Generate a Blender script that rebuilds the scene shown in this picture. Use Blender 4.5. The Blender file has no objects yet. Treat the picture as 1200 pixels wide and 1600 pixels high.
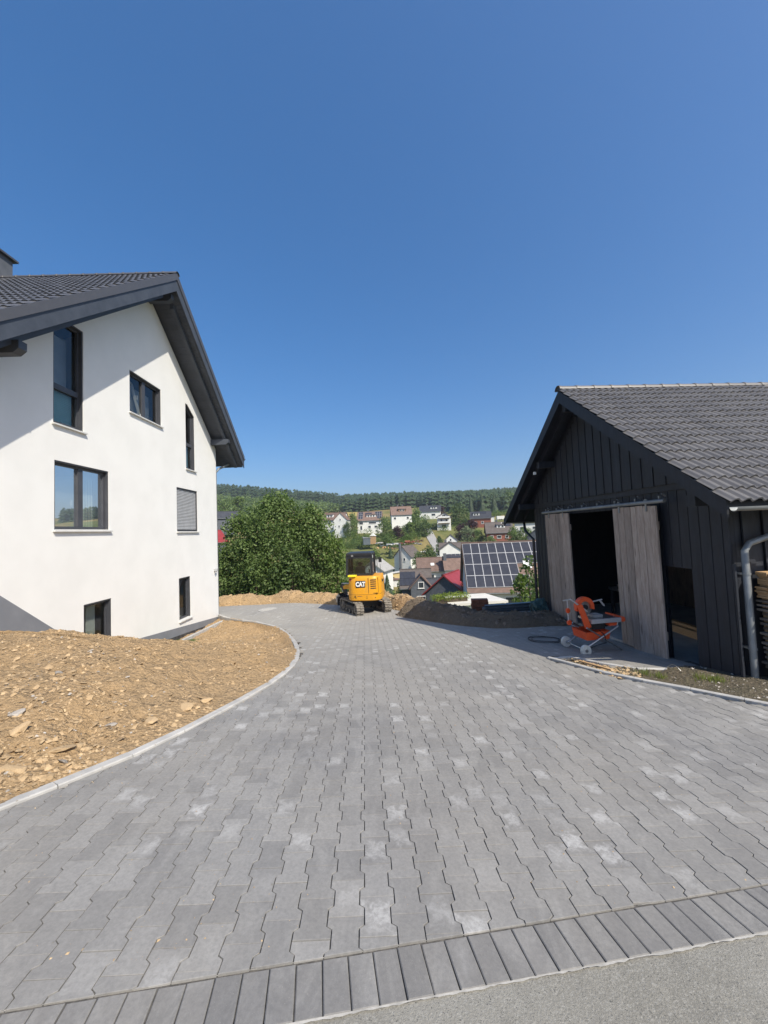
import bpy, bmesh, math, random
import numpy as np
from mathutils import Vector, Matrix, noise
from mathutils.geometry import tessellate_polygon
random.seed(7); rng = np.random.default_rng(7)
R = math.radians
S = bpy.context.scene
COL = S.collection

# ------------------------------------------------------------------ camera, sky, sun, exposure
EYE = Vector((0, 0, 1.55)); FPX = 600.0
PITCH = math.atan(29 / 600); ROLL = 0.04
cF = Vector((0, math.cos(PITCH), math.sin(PITCH))); _u = Vector((0, -math.sin(PITCH), math.cos(PITCH)))
cR = Vector((1, 0, 0)) * math.cos(ROLL) - _u * math.sin(ROLL)
cU = Vector((1, 0, 0)) * math.sin(ROLL) + _u * math.cos(ROLL)
cam_d = bpy.data.cameras.new('camera'); cam = bpy.data.objects.new('camera', cam_d); COL.objects.link(cam)
cam.matrix_world = Matrix(((cR.x, cU.x, -cF.x, EYE.x), (cR.y, cU.y, -cF.y, EYE.y), (cR.z, cU.z, -cF.z, EYE.z), (0, 0, 0, 1)))
cam_d.sensor_fit = 'HORIZONTAL'; cam_d.sensor_width = 36; cam_d.lens = 36 * FPX / 1200
cam_d.clip_start = 0.05; cam_d.clip_end = 4000
S.camera = cam
def at(px, py, d):                      # a point d metres in front of the camera, seen at px,py of the photograph
    return EYE + (cR * ((px - 600) / FPX) - cU * ((py - 800) / FPX) + cF) * d
def seen(p):
    v = Vector(p) - EYE; z = v.dot(cF)
    if z < .2: return None
    return 600 + FPX * v.dot(cR) / z, 800 - FPX * v.dot(cU) / z

SUN = Vector((1.0, -1.2, 1.6)).normalized()
w = bpy.data.worlds.new('World'); S.world = w; w.use_nodes = True
wn = w.node_tree.nodes; wl = w.node_tree.links
bg = wn['Background']; sky = wn.new('ShaderNodeTexSky'); sky.sky_type = 'NISHITA'; sky.sun_disc = False
sky.sun_elevation = math.asin(SUN.z); sky.sun_rotation = math.atan2(SUN.x, SUN.y)
sky.altitude = 300; sky.air_density = 1.0; sky.dust_density = 3.0; sky.ozone_density = 6.0
hsv = wn.new('ShaderNodeHueSaturation'); hsv.inputs['Saturation'].default_value = 1.43; hsv.inputs['Hue'].default_value = 0.504
gam = wn.new('ShaderNodeGamma'); gam.inputs[1].default_value = 0.75; wl.new(sky.outputs[0], gam.inputs[0]); wl.new(gam.outputs[0], hsv.inputs['Color']); wl.new(hsv.outputs[0], bg.inputs[0]); bg.inputs[1].default_value = 0.138
sun_d = bpy.data.lights.new('sun', 'SUN'); sun_d.energy = 3.5; sun_d.angle = R(0.5); sun_d.color = (1, .92, .79)
sun = bpy.data.objects.new('sun', sun_d); COL.objects.link(sun); sun.location = (10, -12, 30)
sun.rotation_euler = SUN.to_track_quat('Z', 'Y').to_euler()
vs = S.view_settings; vs.view_transform = 'Standard'; vs.look = 'None'; vs.exposure = 0.8; vs.gamma = 1; vs.use_curve_mapping = False

# ------------------------------------------------------------------ helpers
def sm(a, b, x):
    if a > b: return 1 - sm(b, a, x)
    t = min(1, max(0, (x - a) / (b - a))); return t * t * (3 - 2 * t)
def fbm(x, y, z=0, o=4):
    return noise.fractal(Vector((x, y, z)), 1.0, 2.0, o)
def setp(o, label=None, cat=None, group=None, kind=None):
    if label: o['label'] = label
    if cat: o['category'] = cat
    if group: o['group'] = group
    if kind: o['kind'] = kind
    return o
def empty(name, loc=(0, 0, 0), rz=0, parent=None):
    o = bpy.data.objects.new(name, None); COL.objects.link(o); o.location = loc; o.rotation_euler = (0, 0, rz); o.empty_display_size = .2
    if parent: o.parent = parent
    return o
def thing(name, label, cat, loc=(0, 0, 0), rz=0, group=None):
    return setp(empty(name, loc, rz), label, cat, group)
def link(name, me, parent=None, loc=None, rot=None, scale=None):
    o = bpy.data.objects.new(name, me); COL.objects.link(o)
    if parent: o.parent = parent
    if loc is not None: o.location = loc
    if rot is not None: o.rotation_euler = rot
    if scale is not None: o.scale = scale
    return o
def mkmesh(name, v, f, m, smooth=False):
    me = bpy.data.meshes.new(name); me.from_pydata(v, [], f)
    if m: me.materials.append(m)
    if smooth: me.shade_smooth()
    me.update(); return me
def bigmesh(name, V, F4, m, attr=None, smooth=False):   # quads from numpy
    me = bpy.data.meshes.new(name); V = np.asarray(V, np.float32); F4 = np.asarray(F4, np.int32)
    k = F4.shape[1]
    me.vertices.add(len(V)); me.vertices.foreach_set('co', V.ravel())
    me.loops.add(F4.size); me.loops.foreach_set('vertex_index', F4.ravel())
    me.polygons.add(len(F4)); me.polygons.foreach_set('loop_start', np.arange(0, F4.size, k, dtype=np.int32))
    me.polygons.foreach_set('loop_total', np.full(len(F4), k, np.int32))
    if attr is not None:
        a = me.attributes.new('pv', 'FLOAT', 'FACE'); a.data.foreach_set('value', np.asarray(attr, np.float32))
    me.update(calc_edges=True); me.materials.append(m)
    if smooth: me.shade_smooth()
    me.validate(); return me
class MB:
    def __init__(s): s.v = []; s.f = []
    def add(s, v, f):
        n = len(s.v); s.v += [tuple(p) for p in v]; s.f += [tuple(i + n for i in q) for q in f]; return s
    def box(s, c, d, M=None):
        x, y, z = d[0] / 2, d[1] / 2, d[2] / 2
        v = [Vector((i * x, j * y, k * z)) for k in (-1, 1) for i, j in ((-1, -1), (1, -1), (1, 1), (-1, 1))]
        if M: v = [M @ p for p in v]
        return s.add([p + Vector(c) for p in v], [(3, 2, 1, 0), (4, 5, 6, 7), (0, 1, 5, 4), (1, 2, 6, 5), (2, 3, 7, 6), (3, 0, 4, 7)])
    def bb(s, x0, x1, y0, y1, z0, z1): return s.box(((x0 + x1) / 2, (y0 + y1) / 2, (z0 + z1) / 2), (abs(x1 - x0), abs(y1 - y0), abs(z1 - z0)))
    def loft(s, rings, cap=True, close=True):
        n = len(rings[0]); v = [p for r in rings for p in r]; f = []
        for i in range(len(rings) - 1):
            for j in range(n if close else n - 1):
                k = (j + 1) % n; f.append((i * n + j, i * n + k, (i + 1) * n + k, (i + 1) * n + j))
        if cap: f.append(tuple(reversed(range(n)))); f.append(tuple((len(rings) - 1) * n + j for j in range(n)))
        return s.add(v, f)
    def tube(s, pts, r, n=8, cap=True):
        pts = [Vector(p) for p in pts]; rs = r if isinstance(r, (list, tuple)) else [r] * len(pts); rings = []; ref = None
        for i, p in enumerate(pts):
            d = (pts[min(i + 1, len(pts) - 1)] - pts[max(i - 1, 0)])
            d.normalize()
            if ref is None: ref = d.orthogonal().normalized()
            a = (ref - d * ref.dot(d)); a = a.normalized() if a.length > 1e-5 else d.orthogonal().normalized(); ref = a; b = d.cross(a)
            rings.append([p + (a * math.cos(t) + b * math.sin(t)) * rs[i] for t in [2 * math.pi * k / n for k in range(n)]])
        return s.loft(rings, cap)
    def bar(s, a, b, w, h, up=(0, 0, 1)):
        a, b = Vector(a), Vector(b); d = (b - a).normalized(); sd = d.cross(Vector(up)).normalized() * w / 2; u = sd.cross(d).normalized() * h / 2
        return s.loft([[p - sd - u, p + sd - u, p + sd + u, p - sd + u] for p in (a, b)])
    def prism(s, poly, axis, t0, t1):     # poly in the two other axes, extruded along axis
        def P(p, t): return (t, p[0], p[1]) if axis == 'x' else (p[0], t, p[1]) if axis == 'y' else (p[0], p[1], t)
        return s.loft([[P(p, t0) for p in poly], [P(p, t1) for p in poly]])
    def mesh(s, name, m, smooth=False):
        me = mkmesh(name, s.v, s.f, m)
        bm = bmesh.new(); bm.from_mesh(me); bmesh.ops.recalc_face_normals(bm, faces=bm.faces); bm.to_mesh(me); bm.free()
        if smooth:
            me.shade_smooth()
            try: me.set_sharp_from_angle(angle=R(35))
            except Exception: pass
        return me
    def build(s, name, m, parent=None, smooth=False, bevel=0, loc=None, rot=None):
        me = s.mesh(name, m, smooth)
        if bevel:
            bm = bmesh.new(); bm.from_mesh(me)
            bmesh.ops.bevel(bm, geom=[e for e in bm.edges if len(e.link_faces) == 2 and e.calc_face_angle(0) > .5], offset=bevel, segments=2, affect='EDGES', clamp_overlap=True)
            bm.to_mesh(me); bm.free()
            me.shade_smooth()
            try: me.set_sharp_from_angle(angle=R(40))
            except Exception: pass
        return link(name, me, parent, loc, rot)

# ------------------------------------------------------------------ materials
def newmat(name):
    m = bpy.data.materials.new(name); m.use_nodes = True; return m, m.node_tree, m.node_tree.nodes['Principled BSDF']
def nd(t, k, **kw):
    n = t.nodes.new('ShaderNode' + k)
    for a, b in kw.items(): setattr(n, a, b)
    return n
def c4(c): return (c[0], c[1], c[2], 1)
def mixc(t, fac, a, b, mode='MIX'):
    n = nd(t, 'Mix', data_type='RGBA', blend_type=mode)
    for i, x in ((0, fac), (6, a), (7, b)):
        if hasattr(x, 'links'): t.links.new(x, n.inputs[i])
        else: n.inputs[i].default_value = c4(x) if i else x
    return n.outputs[2]
def mth(t, op, a, b=0.0, c=0.0):
    n = nd(t, 'Math', operation=op)
    for i, x in enumerate((a, b, c)):
        if hasattr(x, 'links'): t.links.new(x, n.inputs[i])
        else: n.inputs[i].default_value = x
    return n.outputs[0]
def ns(t, scale, detail=4, rough=.55, vec=None, dist=0):
    n = nd(t, 'TexNoise'); n.inputs['Scale'].default_value = scale; n.inputs['Detail'].default_value = detail; n.inputs['Roughness'].default_value = rough; n.inputs['Distortion'].default_value = dist
    if vec: t.links.new(vec, n.inputs['Vector'])
    return n.outputs[0]
def ss(t, x, a, b, lo=0, hi=1):
    n = nd(t, 'MapRange', interpolation_type='SMOOTHSTEP'); t.links.new(x, n.inputs[0])
    for i, k in ((1, a), (2, b), (3, lo), (4, hi)): n.inputs[i].default_value = k
    return n.outputs[0]
def wpos(t, scale=(1, 1, 1), objc=False):
    src = nd(t, 'TexCoord').outputs['Object'] if objc else nd(t, 'NewGeometry').outputs['Position']
    mp = nd(t, 'Mapping'); t.links.new(src, mp.inputs[0]); mp.inputs['Scale'].default_value = scale; return mp.outputs[0]
def bump(t, p, h, s=.3, d=.01):
    b = nd(t, 'Bump'); b.inputs['Strength'].default_value = s; b.inputs['Distance'].default_value = d; t.links.new(h, b.inputs['Height']); t.links.new(b.outputs[0], p.inputs['Normal'])
def orand(t): return nd(t, 'ObjectInfo').outputs['Random']
def pvr(t):   # per piece random: object random + per-face attribute
    a = nd(t, 'Attribute', attribute_name='pv'); return mth(t, 'FRACT', mth(t, 'ADD', mth(t, 'MULTIPLY', orand(t), 1.0), a.outputs['Fac']))
def gm(name, a, b, scale=3, rough=.8, var=0.0, bs=0, bscale=40, bd=.005, metal=0, stretch=(1, 1, 1), objc=False, detail=5, spec=.5):
    m, t, p = newmat(name); v = wpos(t, stretch, objc)
    f = ss(t, ns(t, scale, detail, .6, v), .3, .7)
    col = mixc(t, f, a, b)
    if var:
        k = mth(t, 'ADD', mth(t, 'MULTIPLY', pvr(t), 2 * var), 1 - var)
        hs = nd(t, 'HueSaturation'); t.links.new(col, hs.inputs['Color']); t.links.new(k, hs.inputs['Value']); col = hs.outputs[0]
    t.links.new(col, p.inputs['Base Color']); p.inputs['Roughness'].default_value = rough; p.inputs['Metallic'].default_value = metal; p.inputs['Specular IOR Level'].default_value = spec
    if bs: bump(t, p, ns(t, bscale, 6, .65, v), bs, bd)
    return m
M = {}
M['plaster'] = gm('white_render', (.73, .73, .705), (.775, .775, .75), 1.2, .9, bs=.35, bscale=160, bd=.003)
M['plinth'] = gm('grey_plinth', (.17, .18, .20), (.20, .21, .23), 2, .85, bs=.3, bscale=120, bd=.003)
M['membrane'] = gm('black_membrane', (.03, .03, .033), (.07, .07, .07), 9, .7, bs=.8, bscale=30, bd=.02)
M['anthra'] = gm('anthracite_frame', (.05, .053, .062), (.062, .065, .075), 5, .45)
M['trim'] = gm('dark_barge_paint', (.044, .053, .070), (.060, .071, .092), 3, .6, bs=.15, bscale=30, stretch=(1, 1, 1))
M['sill'] = gm('pale_sill', (.55, .55, .53), (.62, .62, .6), 6, .5)
M['shutter'] = gm('shutter_grey', (.36, .37, .38), (.42, .43, .44), 4, .5)
M['kerb'] = gm('kerb_concrete', (.34, .335, .32), (.46, .45, .425), 5, .9, var=.07, bs=.4, bscale=90, bd=.004)
M['concrete'] = gm('concrete', (.27, .265, .25), (.38, .37, .35), 3, .9, bs=.4, bscale=60, bd=.006)
M['bed'] = gm('joint_sand', (.055, .053, .05), (.13, .122, .11), 40, .95, bs=.5, bscale=200)
M['mortar'] = gm('mortar_crumbs', (.27, .26, .235), (.40, .385, .35), 20, .95, var=.2)
M['zinc'] = gm('zinc', (.20, .215, .22), (.29, .305, .31), 4, .55, metal=.5)
M['steel'] = gm('bare_steel', (.33, .33, .33), (.48, .48, .47), 8, .35, metal=.9)
M['orange'] = gm('orange_enamel', (.72, .085, .02), (.78, .11, .03), 5, .45)
M['rubber'] = gm('rubber', (.018, .018, .018), (.035, .033, .03), 12, .75)
M['white_pl'] = gm('white_plastic', (.62, .60, .52), (.7, .68, .6), 6, .5)
M['black_metal'] = gm('black_metal', (.014, .015, .018), (.024, .025, .028), 6, .45)
M['lumber'] = gm('fresh_lumber', (.40, .25, .12), (.52, .34, .18), 3, .75, var=.18, stretch=(2, 20, 20), bs=.2, bscale=10)
M['oldlumber'] = gm('old_lumber', (.14, .12, .10), (.26, .22, .18), 3, .85, var=.25, stretch=(2, 20, 20), bs=.2, bscale=10)
M['bulb'] = gm('lamp_white', (.75, .75, .72), (.8, .8, .78), 4, .4)
M['curtain'] = gm('curtain', (.55, .60, .52), (.66, .70, .62), 2, .9)
M['blind'] = gm('teal_blind', (.26, .47, .48), (.32, .53, .54), 2, .7)
M['lightener'] = gm('grey_pane_lightener', (.30, .33, .37), (.38, .41, .44), 1.5, .8)  # for the sheets added behind the panes to lighten them
M['room'] = gm('room_plaster', (.72, .72, .70), (.76, .76, .74), 2, .9)
M['bark'] = gm('bark', (.06, .045, .03), (.12, .09, .06), 8, .9, bs=.8, bscale=20, bd=.03)
M['brown_roof'] = gm('brown_tile_roof', (.13, .085, .065), (.19, .125, .10), 1.5, .8, var=.12, bs=.5, bscale=3, bd=.1)
M['dark_roof'] = gm('dark_slate_roof', (.035, .037, .044), (.055, .058, .066), 1.5, .55, var=.1, bs=.4, bscale=3, bd=.1)
M['grey_roof'] = gm('grey_brown_roof', (.085, .07, .062), (.12, .10, .09), 1.5, .75, bs=.5, bscale=3, bd=.1)
M['red_roof'] = gm('red_sheet_roof', (.22, .025, .025), (.28, .035, .035), 1, .45)
M['brick'] = gm('red_brick_wall', (.22, .075, .045), (.30, .105, .07), 4, .9)
M['wwall'] = gm('village_white_render', (.66, .66, .63), (.74, .74, .71), .6, .9)
M['slate'] = gm('slate_cladding', (.075, .085, .10), (.11, .12, .14), 3, .7, bs=.3, bscale=6)
M['ywall'] = gm('yellow_render', (.72, .55, .25), (.78, .62, .32), 1, .9)
M['wood_brown'] = gm('brown_wood', (.13, .07, .04), (.2, .11, .06), 3, .8)
M['pane_dark'] = gm('village_pane', (.02, .025, .03), (.05, .06, .07), .5, .15)
M['frame_white'] = gm('white_frame', (.72, .72, .7), (.78, .78, .76), 3, .6)
M['solar'] = gm('solar_cell', (.034, .036, .046), (.046, .048, .058), 2, .25)
M['alu'] = gm('aluminium_rail', (.45, .45, .45), (.52, .52, .52), 4, .45, metal=.3)
M['beige'] = gm('beige_terrace', (.55, .53, .48), (.62, .6, .55), 1, .9)
M['rust'] = gm('rusty_brown', (.12, .045, .025), (.22, .09, .05), 9, .85, bs=.4, bscale=30)
M['bluegrey'] = gm('blue_grey_profile', (.09, .115, .135), (.15, .175, .19), 3, .4, metal=.3)
M['teal'] = gm('dark_teal_tarp', (.015, .05, .05), (.03, .08, .08), 8, .6, bs=.5, bscale=20, bd=.02)

def mat_paver(name, c0, c1, wamt):
    m, t, p = newmat(name); r = pvr(t); r2 = mth(t, 'FRACT', mth(t, 'MULTIPLY', r, 17.31)); v = wpos(t)
    col = mixc(t, r, c0, c1)
    drk = ss(t, ns(t, .55, 4, .6, v, .8), .45, .70); col = mixc(t, mth(t, 'MULTIPLY', drk, .6), col, (.14, .14, .145))
    sv_ = wpos(t, (2.2, .8, 1)); smr = ss(t, ns(t, 2.6, 6, .65, sv_, 1.2), .42, .72); col = mixc(t, mth(t, 'MULTIPLY', smr, .55), col, (.34, .335, .32))
    scf = ss(t, ns(t, 7.5, 6, .7, v, .9), .50, .74); col = mixc(t, mth(t, 'MULTIPLY', scf, .40), col, (.15, .15, .152))
    big = ss(t, ns(t, .35, 3, .5, v), .35, .65); col = mixc(t, mth(t, 'MULTIPLY', big, .5), col, (.27, .252, .222))
    dusty = ss(t, ns(t, 2.2, 5, .6, v), .35, .75); col = mixc(t, mth(t, 'MULTIPLY', dusty, .30), col, (.30, .285, .255))
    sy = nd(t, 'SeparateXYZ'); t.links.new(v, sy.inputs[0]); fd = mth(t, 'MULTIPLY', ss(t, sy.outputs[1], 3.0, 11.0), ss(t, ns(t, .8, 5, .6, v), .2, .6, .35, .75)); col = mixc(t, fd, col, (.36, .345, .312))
    gr = ns(t, 55, 6, .7, v); col = mixc(t, mth(t, 'MULTIPLY', ss(t, gr, .3, .75), .35), col, (.10, .10, .10))
    sp = ss(t, ns(t, 260, 2, .5, v), .66, .74); col = mixc(t, mth(t, 'MULTIPLY', sp, .5), col, (.36, .35, .33))
    uv = nd(t, 'UVMap'); sx = nd(t, 'SeparateXYZ'); t.links.new(uv.outputs[0], sx.inputs[0])
    du = mth(t, 'ABSOLUTE', mth(t, 'SUBTRACT', sx.outputs[0], .5)); dv = mth(t, 'ABSOLUTE', mth(t, 'SUBTRACT', sx.outputs[1], .5))
    wn_ = ns(t, 16, 5, .65, v, .6)
    e = mth(t, 'MAXIMUM', mth(t, 'MULTIPLY', du, 1.1), mth(t, 'MULTIPLY', dv, .95)); e = mth(t, 'ADD', e, mth(t, 'MULTIPLY', mth(t, 'SUBTRACT', wn_, .5), 1.1))
    mk = ss(t, e, .42, .08); sel = mth(t, 'MULTIPLY', ss(t, r2, .70, 1.0), ss(t, ns(t, .9, 3, .5, v), .32, .62, .12, 1)); mk = mth(t, 'MULTIPLY', mth(t, 'MULTIPLY', mk, sel), wamt)
    mk = mth(t, 'MULTIPLY', mk, ss(t, ns(t, 38, 6, .75, v, .5), .32, .62, .25, 1.15))
    col = mixc(t, mk, col, (.50, .495, .48))
    t.links.new(col, p.inputs['Base Color']); p.inputs['Roughness'].default_value = .85; p.inputs['Specular IOR Level'].default_value = .35
    bump(t, p, mth(t, 'ADD', ns(t, 180, 5, .7, v), mth(t, 'MULTIPLY', ns(t, 25, 3, .5, v), .6)), .35, .003); return m
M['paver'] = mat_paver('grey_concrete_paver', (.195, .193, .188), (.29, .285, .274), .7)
M['bpaver'] = mat_paver('dark_border_paver', (.165, .163, .16), (.21, .205, .197), .12)

def mat_dirt(name, a, b, c):
    m, t, p = newmat(name); v = wpos(t)
    n1 = ss(t, ns(t, .8, 6, .6, v), .35, .65); n2 = ss(t, ns(t, 9, 6, .7, v), .3, .7); n3 = ns(t, 60, 5, .7, v)
    col = mixc(t, n1, a, b); col = mixc(t, mth(t, 'MULTIPLY', n2, .5), col, c)
    vo = nd(t, 'TexVoronoi'); vo.inputs['Scale'].default_value = 26; t.links.new(v, vo.inputs['Vector'])
    hs = nd(t, 'HueSaturation'); t.links.new(col, hs.inputs['Color']); t.links.new(ss(t, n3, .2, .8, .75, 1.25), hs.inputs['Value'])
    t.links.new(hs.outputs[0], p.inputs['Base Color']); p.inputs['Roughness'].default_value = .95; p.inputs['Specular IOR Level'].default_value = .15
    bump(t, p, mth(t, 'ADD', mth(t, 'ADD', n2, n3), vo.outputs['Distance']), .9, .03); return m
M['dirt'] = mat_dirt('ochre_dirt', (.48, .325, .17), (.40, .285, .165), (.44, .31, .18))
M['darkdirt'] = mat_dirt('dark_soil', (.17, .135, .095), (.22, .175, .125), (.12, .10, .075))
M['stripdirt'] = mat_dirt('damp_strip_soil', (.13, .115, .09), (.17, .14, .10), (.10, .10, .06))
M['stone'] = gm('ochre_stone', (.37, .26, .145), (.48, .35, .20), 14, .9, var=.2, bs=.5, bscale=50, bd=.01, objc=True)
M['clod'] = gm('dry_clod', (.41, .285, .155), (.50, .36, .205), 10, .95, var=.16, bs=.8, bscale=40, bd=.02)
M['gstone'] = gm('grey_stone', (.30, .275, .24), (.44, .40, .35), 14, .9, var=.25, bs=.5, bscale=50, bd=.01, objc=True)
M['dstone'] = gm('dark_clod', (.14, .11, .08), (.24, .185, .135), 14, .95, var=.3, bs=.5, bscale=50, bd=.01, objc=True)

def mat_asphalt():
    m, t, p = newmat('old_asphalt'); v = wpos(t)
    col = mixc(t, ss(t, ns(t, 1.1, 5, .6, v), .3, .7), (.215, .205, .175), (.27, .26, .228))
    col = mixc(t, ss(t, ns(t, 90, 4, .7, v), .45, .72), col, (.34, .33, .295)); col = mixc(t, ss(t, ns(t, 130, 3, .6, v), .60, .70), col, (.08, .08, .075))
    col = mixc(t, mth(t, 'MULTIPLY', ss(t, ns(t, 3.0, 6, .7, v, 1.0), .5, .68), .4), col, (.14, .135, .12)); col = mixc(t, mth(t, 'MULTIPLY', ss(t, ns(t, 6.5, 5, .6, v), .55, .7), .5), col, (.34, .32, .27))
    t.links.new(col, p.inputs['Base Color']); p.inputs['Roughness'].default_value = .9; bump(t, p, ns(t, 140, 5, .7, v), .8, .006); return m
M['asphalt'] = mat_asphalt()
def mat_tile(name, a, b, rough, bl):
    m, t, p = newmat(name); v = wpos(t); r = pvr(t)
    col = mixc(t, r, a, b); col = mixc(t, mth(t, 'MULTIPLY', ss(t, ns(t, 7, 5, .6, v), .4, .75), bl), col, (.16, .155, .15))
    t.links.new(col, p.inputs['Base Color']); p.inputs['Roughness'].default_value = rough; bump(t, p, ns(t, 90, 4, .6, v), .15, .003); return m
M['htile'] = mat_tile('anthracite_roof_tile', (.070, .071, .078), (.088, .089, .096), .42, .1)
M['btile'] = mat_tile('grey_roof_tile', (.115, .110, .108), (.15, .143, .138), .5, .3)
def mat_wood(name, a, b, c, vertical=True, var=.2, rough=.8, knots=True, st=(9, 9, 1.6)):
    m, t, p = newmat(name); oi = nd(t, 'ObjectInfo'); v = wpos(t, st); r = orand(t)
    cx = nd(t, 'CombineXYZ'); t.links.new(mth(t, 'MULTIPLY', r, 57), cx.inputs[0]); t.links.new(mth(t, 'MULTIPLY', r, 31), cx.inputs[2])
    va = nd(t, 'VectorMath', operation='ADD'); t.links.new(v, va.inputs[0]); t.links.new(cx.outputs[0], va.inputs[1]); v = va.outputs[0]
    g = ns(t, 2.2, 8, .65, v, .6); col = mixc(t, ss(t, g, .3, .7), a, b)
    if knots:
        vo = nd(t, 'TexVoronoi'); vo.inputs['Scale'].default_value = .9; t.links.new(v, vo.inputs['Vector']); col = mixc(t, mth(t, 'MULTIPLY', ss(t, vo.outputs['Distance'], .20, .08), .8), col, c)
        col = mixc(t, mth(t, 'MULTIPLY', ss(t, ns(t, .8, 5, .6, v), .5, .75), .5), col, c)
    hs = nd(t, 'HueSaturation'); t.links.new(col, hs.inputs['Color']); t.links.new(mth(t, 'ADD', mth(t, 'MULTIPLY', r, 2 * var), 1 - var), hs.inputs['Value'])
    t.links.new(hs.outputs[0], p.inputs['Base Color']); p.inputs['Roughness'].default_value = rough; bump(t, p, g, .4, .006); return m
M['blackwood'] = mat_wood('black_stained_boards', (.0085, .0115, .018), (.017, .0215, .032), (.016, .016, .02), var=.12, rough=.62)
M['greywood'] = mat_wood('weathered_grey_planks', (.30, .235, .19), (.42, .35, .295), (.11, .08, .06), var=.2)
M['innerwood'] = mat_wood('dim_inner_boards', (.16, .10, .065), (.25, .165, .11), (.06, .04, .03))
def mat_leaf(name, a, b, trans=.35):
    m, t, p = newmat(name); r = pvr(t); col = mixc(t, r, a, b); t.links.new(col, p.inputs['Base Color']); p.inputs['Roughness'].default_value = .55; p.inputs['Specular IOR Level'].default_value = .3
    tr = nd(t, 'BsdfTranslucent'); hs = nd(t, 'HueSaturation'); hs.inputs['Value'].default_value = 1.5; hs.inputs['Saturation'].default_value = 1.15; t.links.new(col, hs.inputs['Color']); t.links.new(hs.outputs[0], tr.inputs[0])
    mx = nd(t, 'MixShader'); mx.inputs[0].default_value = trans; t.links.new(p.outputs[0], mx.inputs[1]); t.links.new(tr.outputs[0], mx.inputs[2]); t.links.new(mx.outputs[0], t.nodes['Material Output'].inputs[0]); return m
M['leaf'] = mat_leaf('mid_green_leaves', (.078, .128, .036), (.175, .24, .078))
M['leaf2'] = mat_leaf('fresh_green_leaves', (.07, .12, .025), (.15, .21, .055))
M['leaf3'] = mat_leaf('dark_green_leaves', (.055, .096, .03), (.115, .165, .052))
M['leafp'] = mat_leaf('copper_leaves', (.03, .012, .016), (.06, .025, .028), .2)
M['leafs'] = mat_leaf('silver_green_leaves', (.14, .18, .09), (.24, .28, .16))
M['needle'] = mat_leaf('spruce_needles', (.028, .052, .024), (.058, .088, .04), .15)
M['leafy'] = mat_leaf('yellow_green_hedge', (.16, .22, .03), (.26, .32, .06))
M['grassb'] = mat_leaf('grass_blades', (.10, .15, .03), (.22, .25, .07))
def mat_terrain():
    m, t, p = newmat('hillside_meadow'); v = wpos(t)
    g = mixc(t, ss(t, ns(t, .05, 6, .65, v), .35, .65), (.10, .13, .04), (.18, .18, .065)); g = mixc(t, ss(t, ns(t, .018, 4, .6, v), .46, .62), g, (.28, .22, .09))
    g = mixc(t, mth(t, 'MULTIPLY', ss(t, ns(t, .9, 6, .7, v), .35, .7), .4), g, (.05, .06, .025))
    sx = nd(t, 'SeparateXYZ'); t.links.new(v, sx.inputs[0])
    fy = mth(t, 'MULTIPLY', ss(t, sx.outputs[1], 236, 246), ss(t, sx.outputs[1], 345, 330)); fx = mth(t, 'MULTIPLY', ss(t, sx.outputs[0], -78, -68), ss(t, sx.outputs[0], -16, -22))
    g = mixc(t, mth(t, 'MULTIPLY', fx, fy), g, (.36, .29, .10))
    t.links.new(g, p.inputs['Base Color']); p.inputs['Roughness'].default_value = .95; p.inputs['Specular IOR Level'].default_value = .1; bump(t, p, ns(t, 1.2, 6, .7, v), .8, .3); return m
M['terrain'] = mat_terrain()
def mat_glass(name, tint, refl, base=.05):
    m, t, p = newmat(name); t.nodes.remove(p)
    tr = nd(t, 'BsdfTransparent'); tr.inputs[0].default_value = c4(tint); gl = nd(t, 'BsdfGlossy'); gl.inputs['Roughness'].default_value = .015; gl.inputs[0].default_value = (.9, .93, .95, 1)
    fr = nd(t, 'Fresnel'); fr.inputs[0].default_value = 1.5; k = mth(t, 'MINIMUM', mth(t, 'ADD', mth(t, 'MULTIPLY', fr.outputs[0], refl), base), 1.0)
    mx = nd(t, 'MixShader'); t.links.new(k, mx.inputs[0]); t.links.new(tr.outputs[0], mx.inputs[1]); t.links.new(gl.outputs[0], mx.inputs[2]); t.links.new(mx.outputs[0], t.nodes['Material Output'].inputs[0]); return m
M['glass'] = mat_glass('window_glass', (.78, .82, .82), .75, .04)
M['cabglass'] = mat_glass('cab_glass', (.45, .49, .48), 1.0, .03)
def mat_yellow():
    m, t, p = newmat('machine_yellow'); v = wpos(t)
    col = mixc(t, ss(t, ns(t, 4, 6, .65, v), .5, .8), (.68, .31, .012), (.50, .27, .05)); t.links.new(col, p.inputs['Base Color']); p.inputs['Roughness'].default_value = .42; return m
M['yellow'] = mat_yellow()

# ------------------------------------------------------------------ ground
def G(x, y):
    if y < 6: p = -.092 * y
    elif y < 13: p = -.552 - .121 * (y - 6)
    elif y < 17: p = -1.399 - .04 * (y - 13)
    else: p = -1.559 - .02 * min(y - 17, 3)
    g = p - .04 * max(-8, min(8, x)) * (1 - sm(5, 11, y))
    if x < -4: g -= .12 * sm(4, 6.5, -x) * sm(11, 14, y)
    return g + sm(2.6, 4.2, x) * max(0, -.9 - g)
def Gn(x, y):
    e = .05; return Vector(((G(x - e, y) - G(x + e, y)) / (2 * e), (G(x, y - e) - G(x, y + e)) / (2 * e), 1)).normalized()
def inpoly(x, y, P):
    c = False; n = len(P); j = n - 1
    for i in range(n):
        a, b = P[i], P[j]
        if (a[1] > y) != (b[1] > y) and x < (b[0] - a[0]) * (y - a[1]) / (b[1] - a[1]) + a[0]: c = not c
        j = i
    return c
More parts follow.
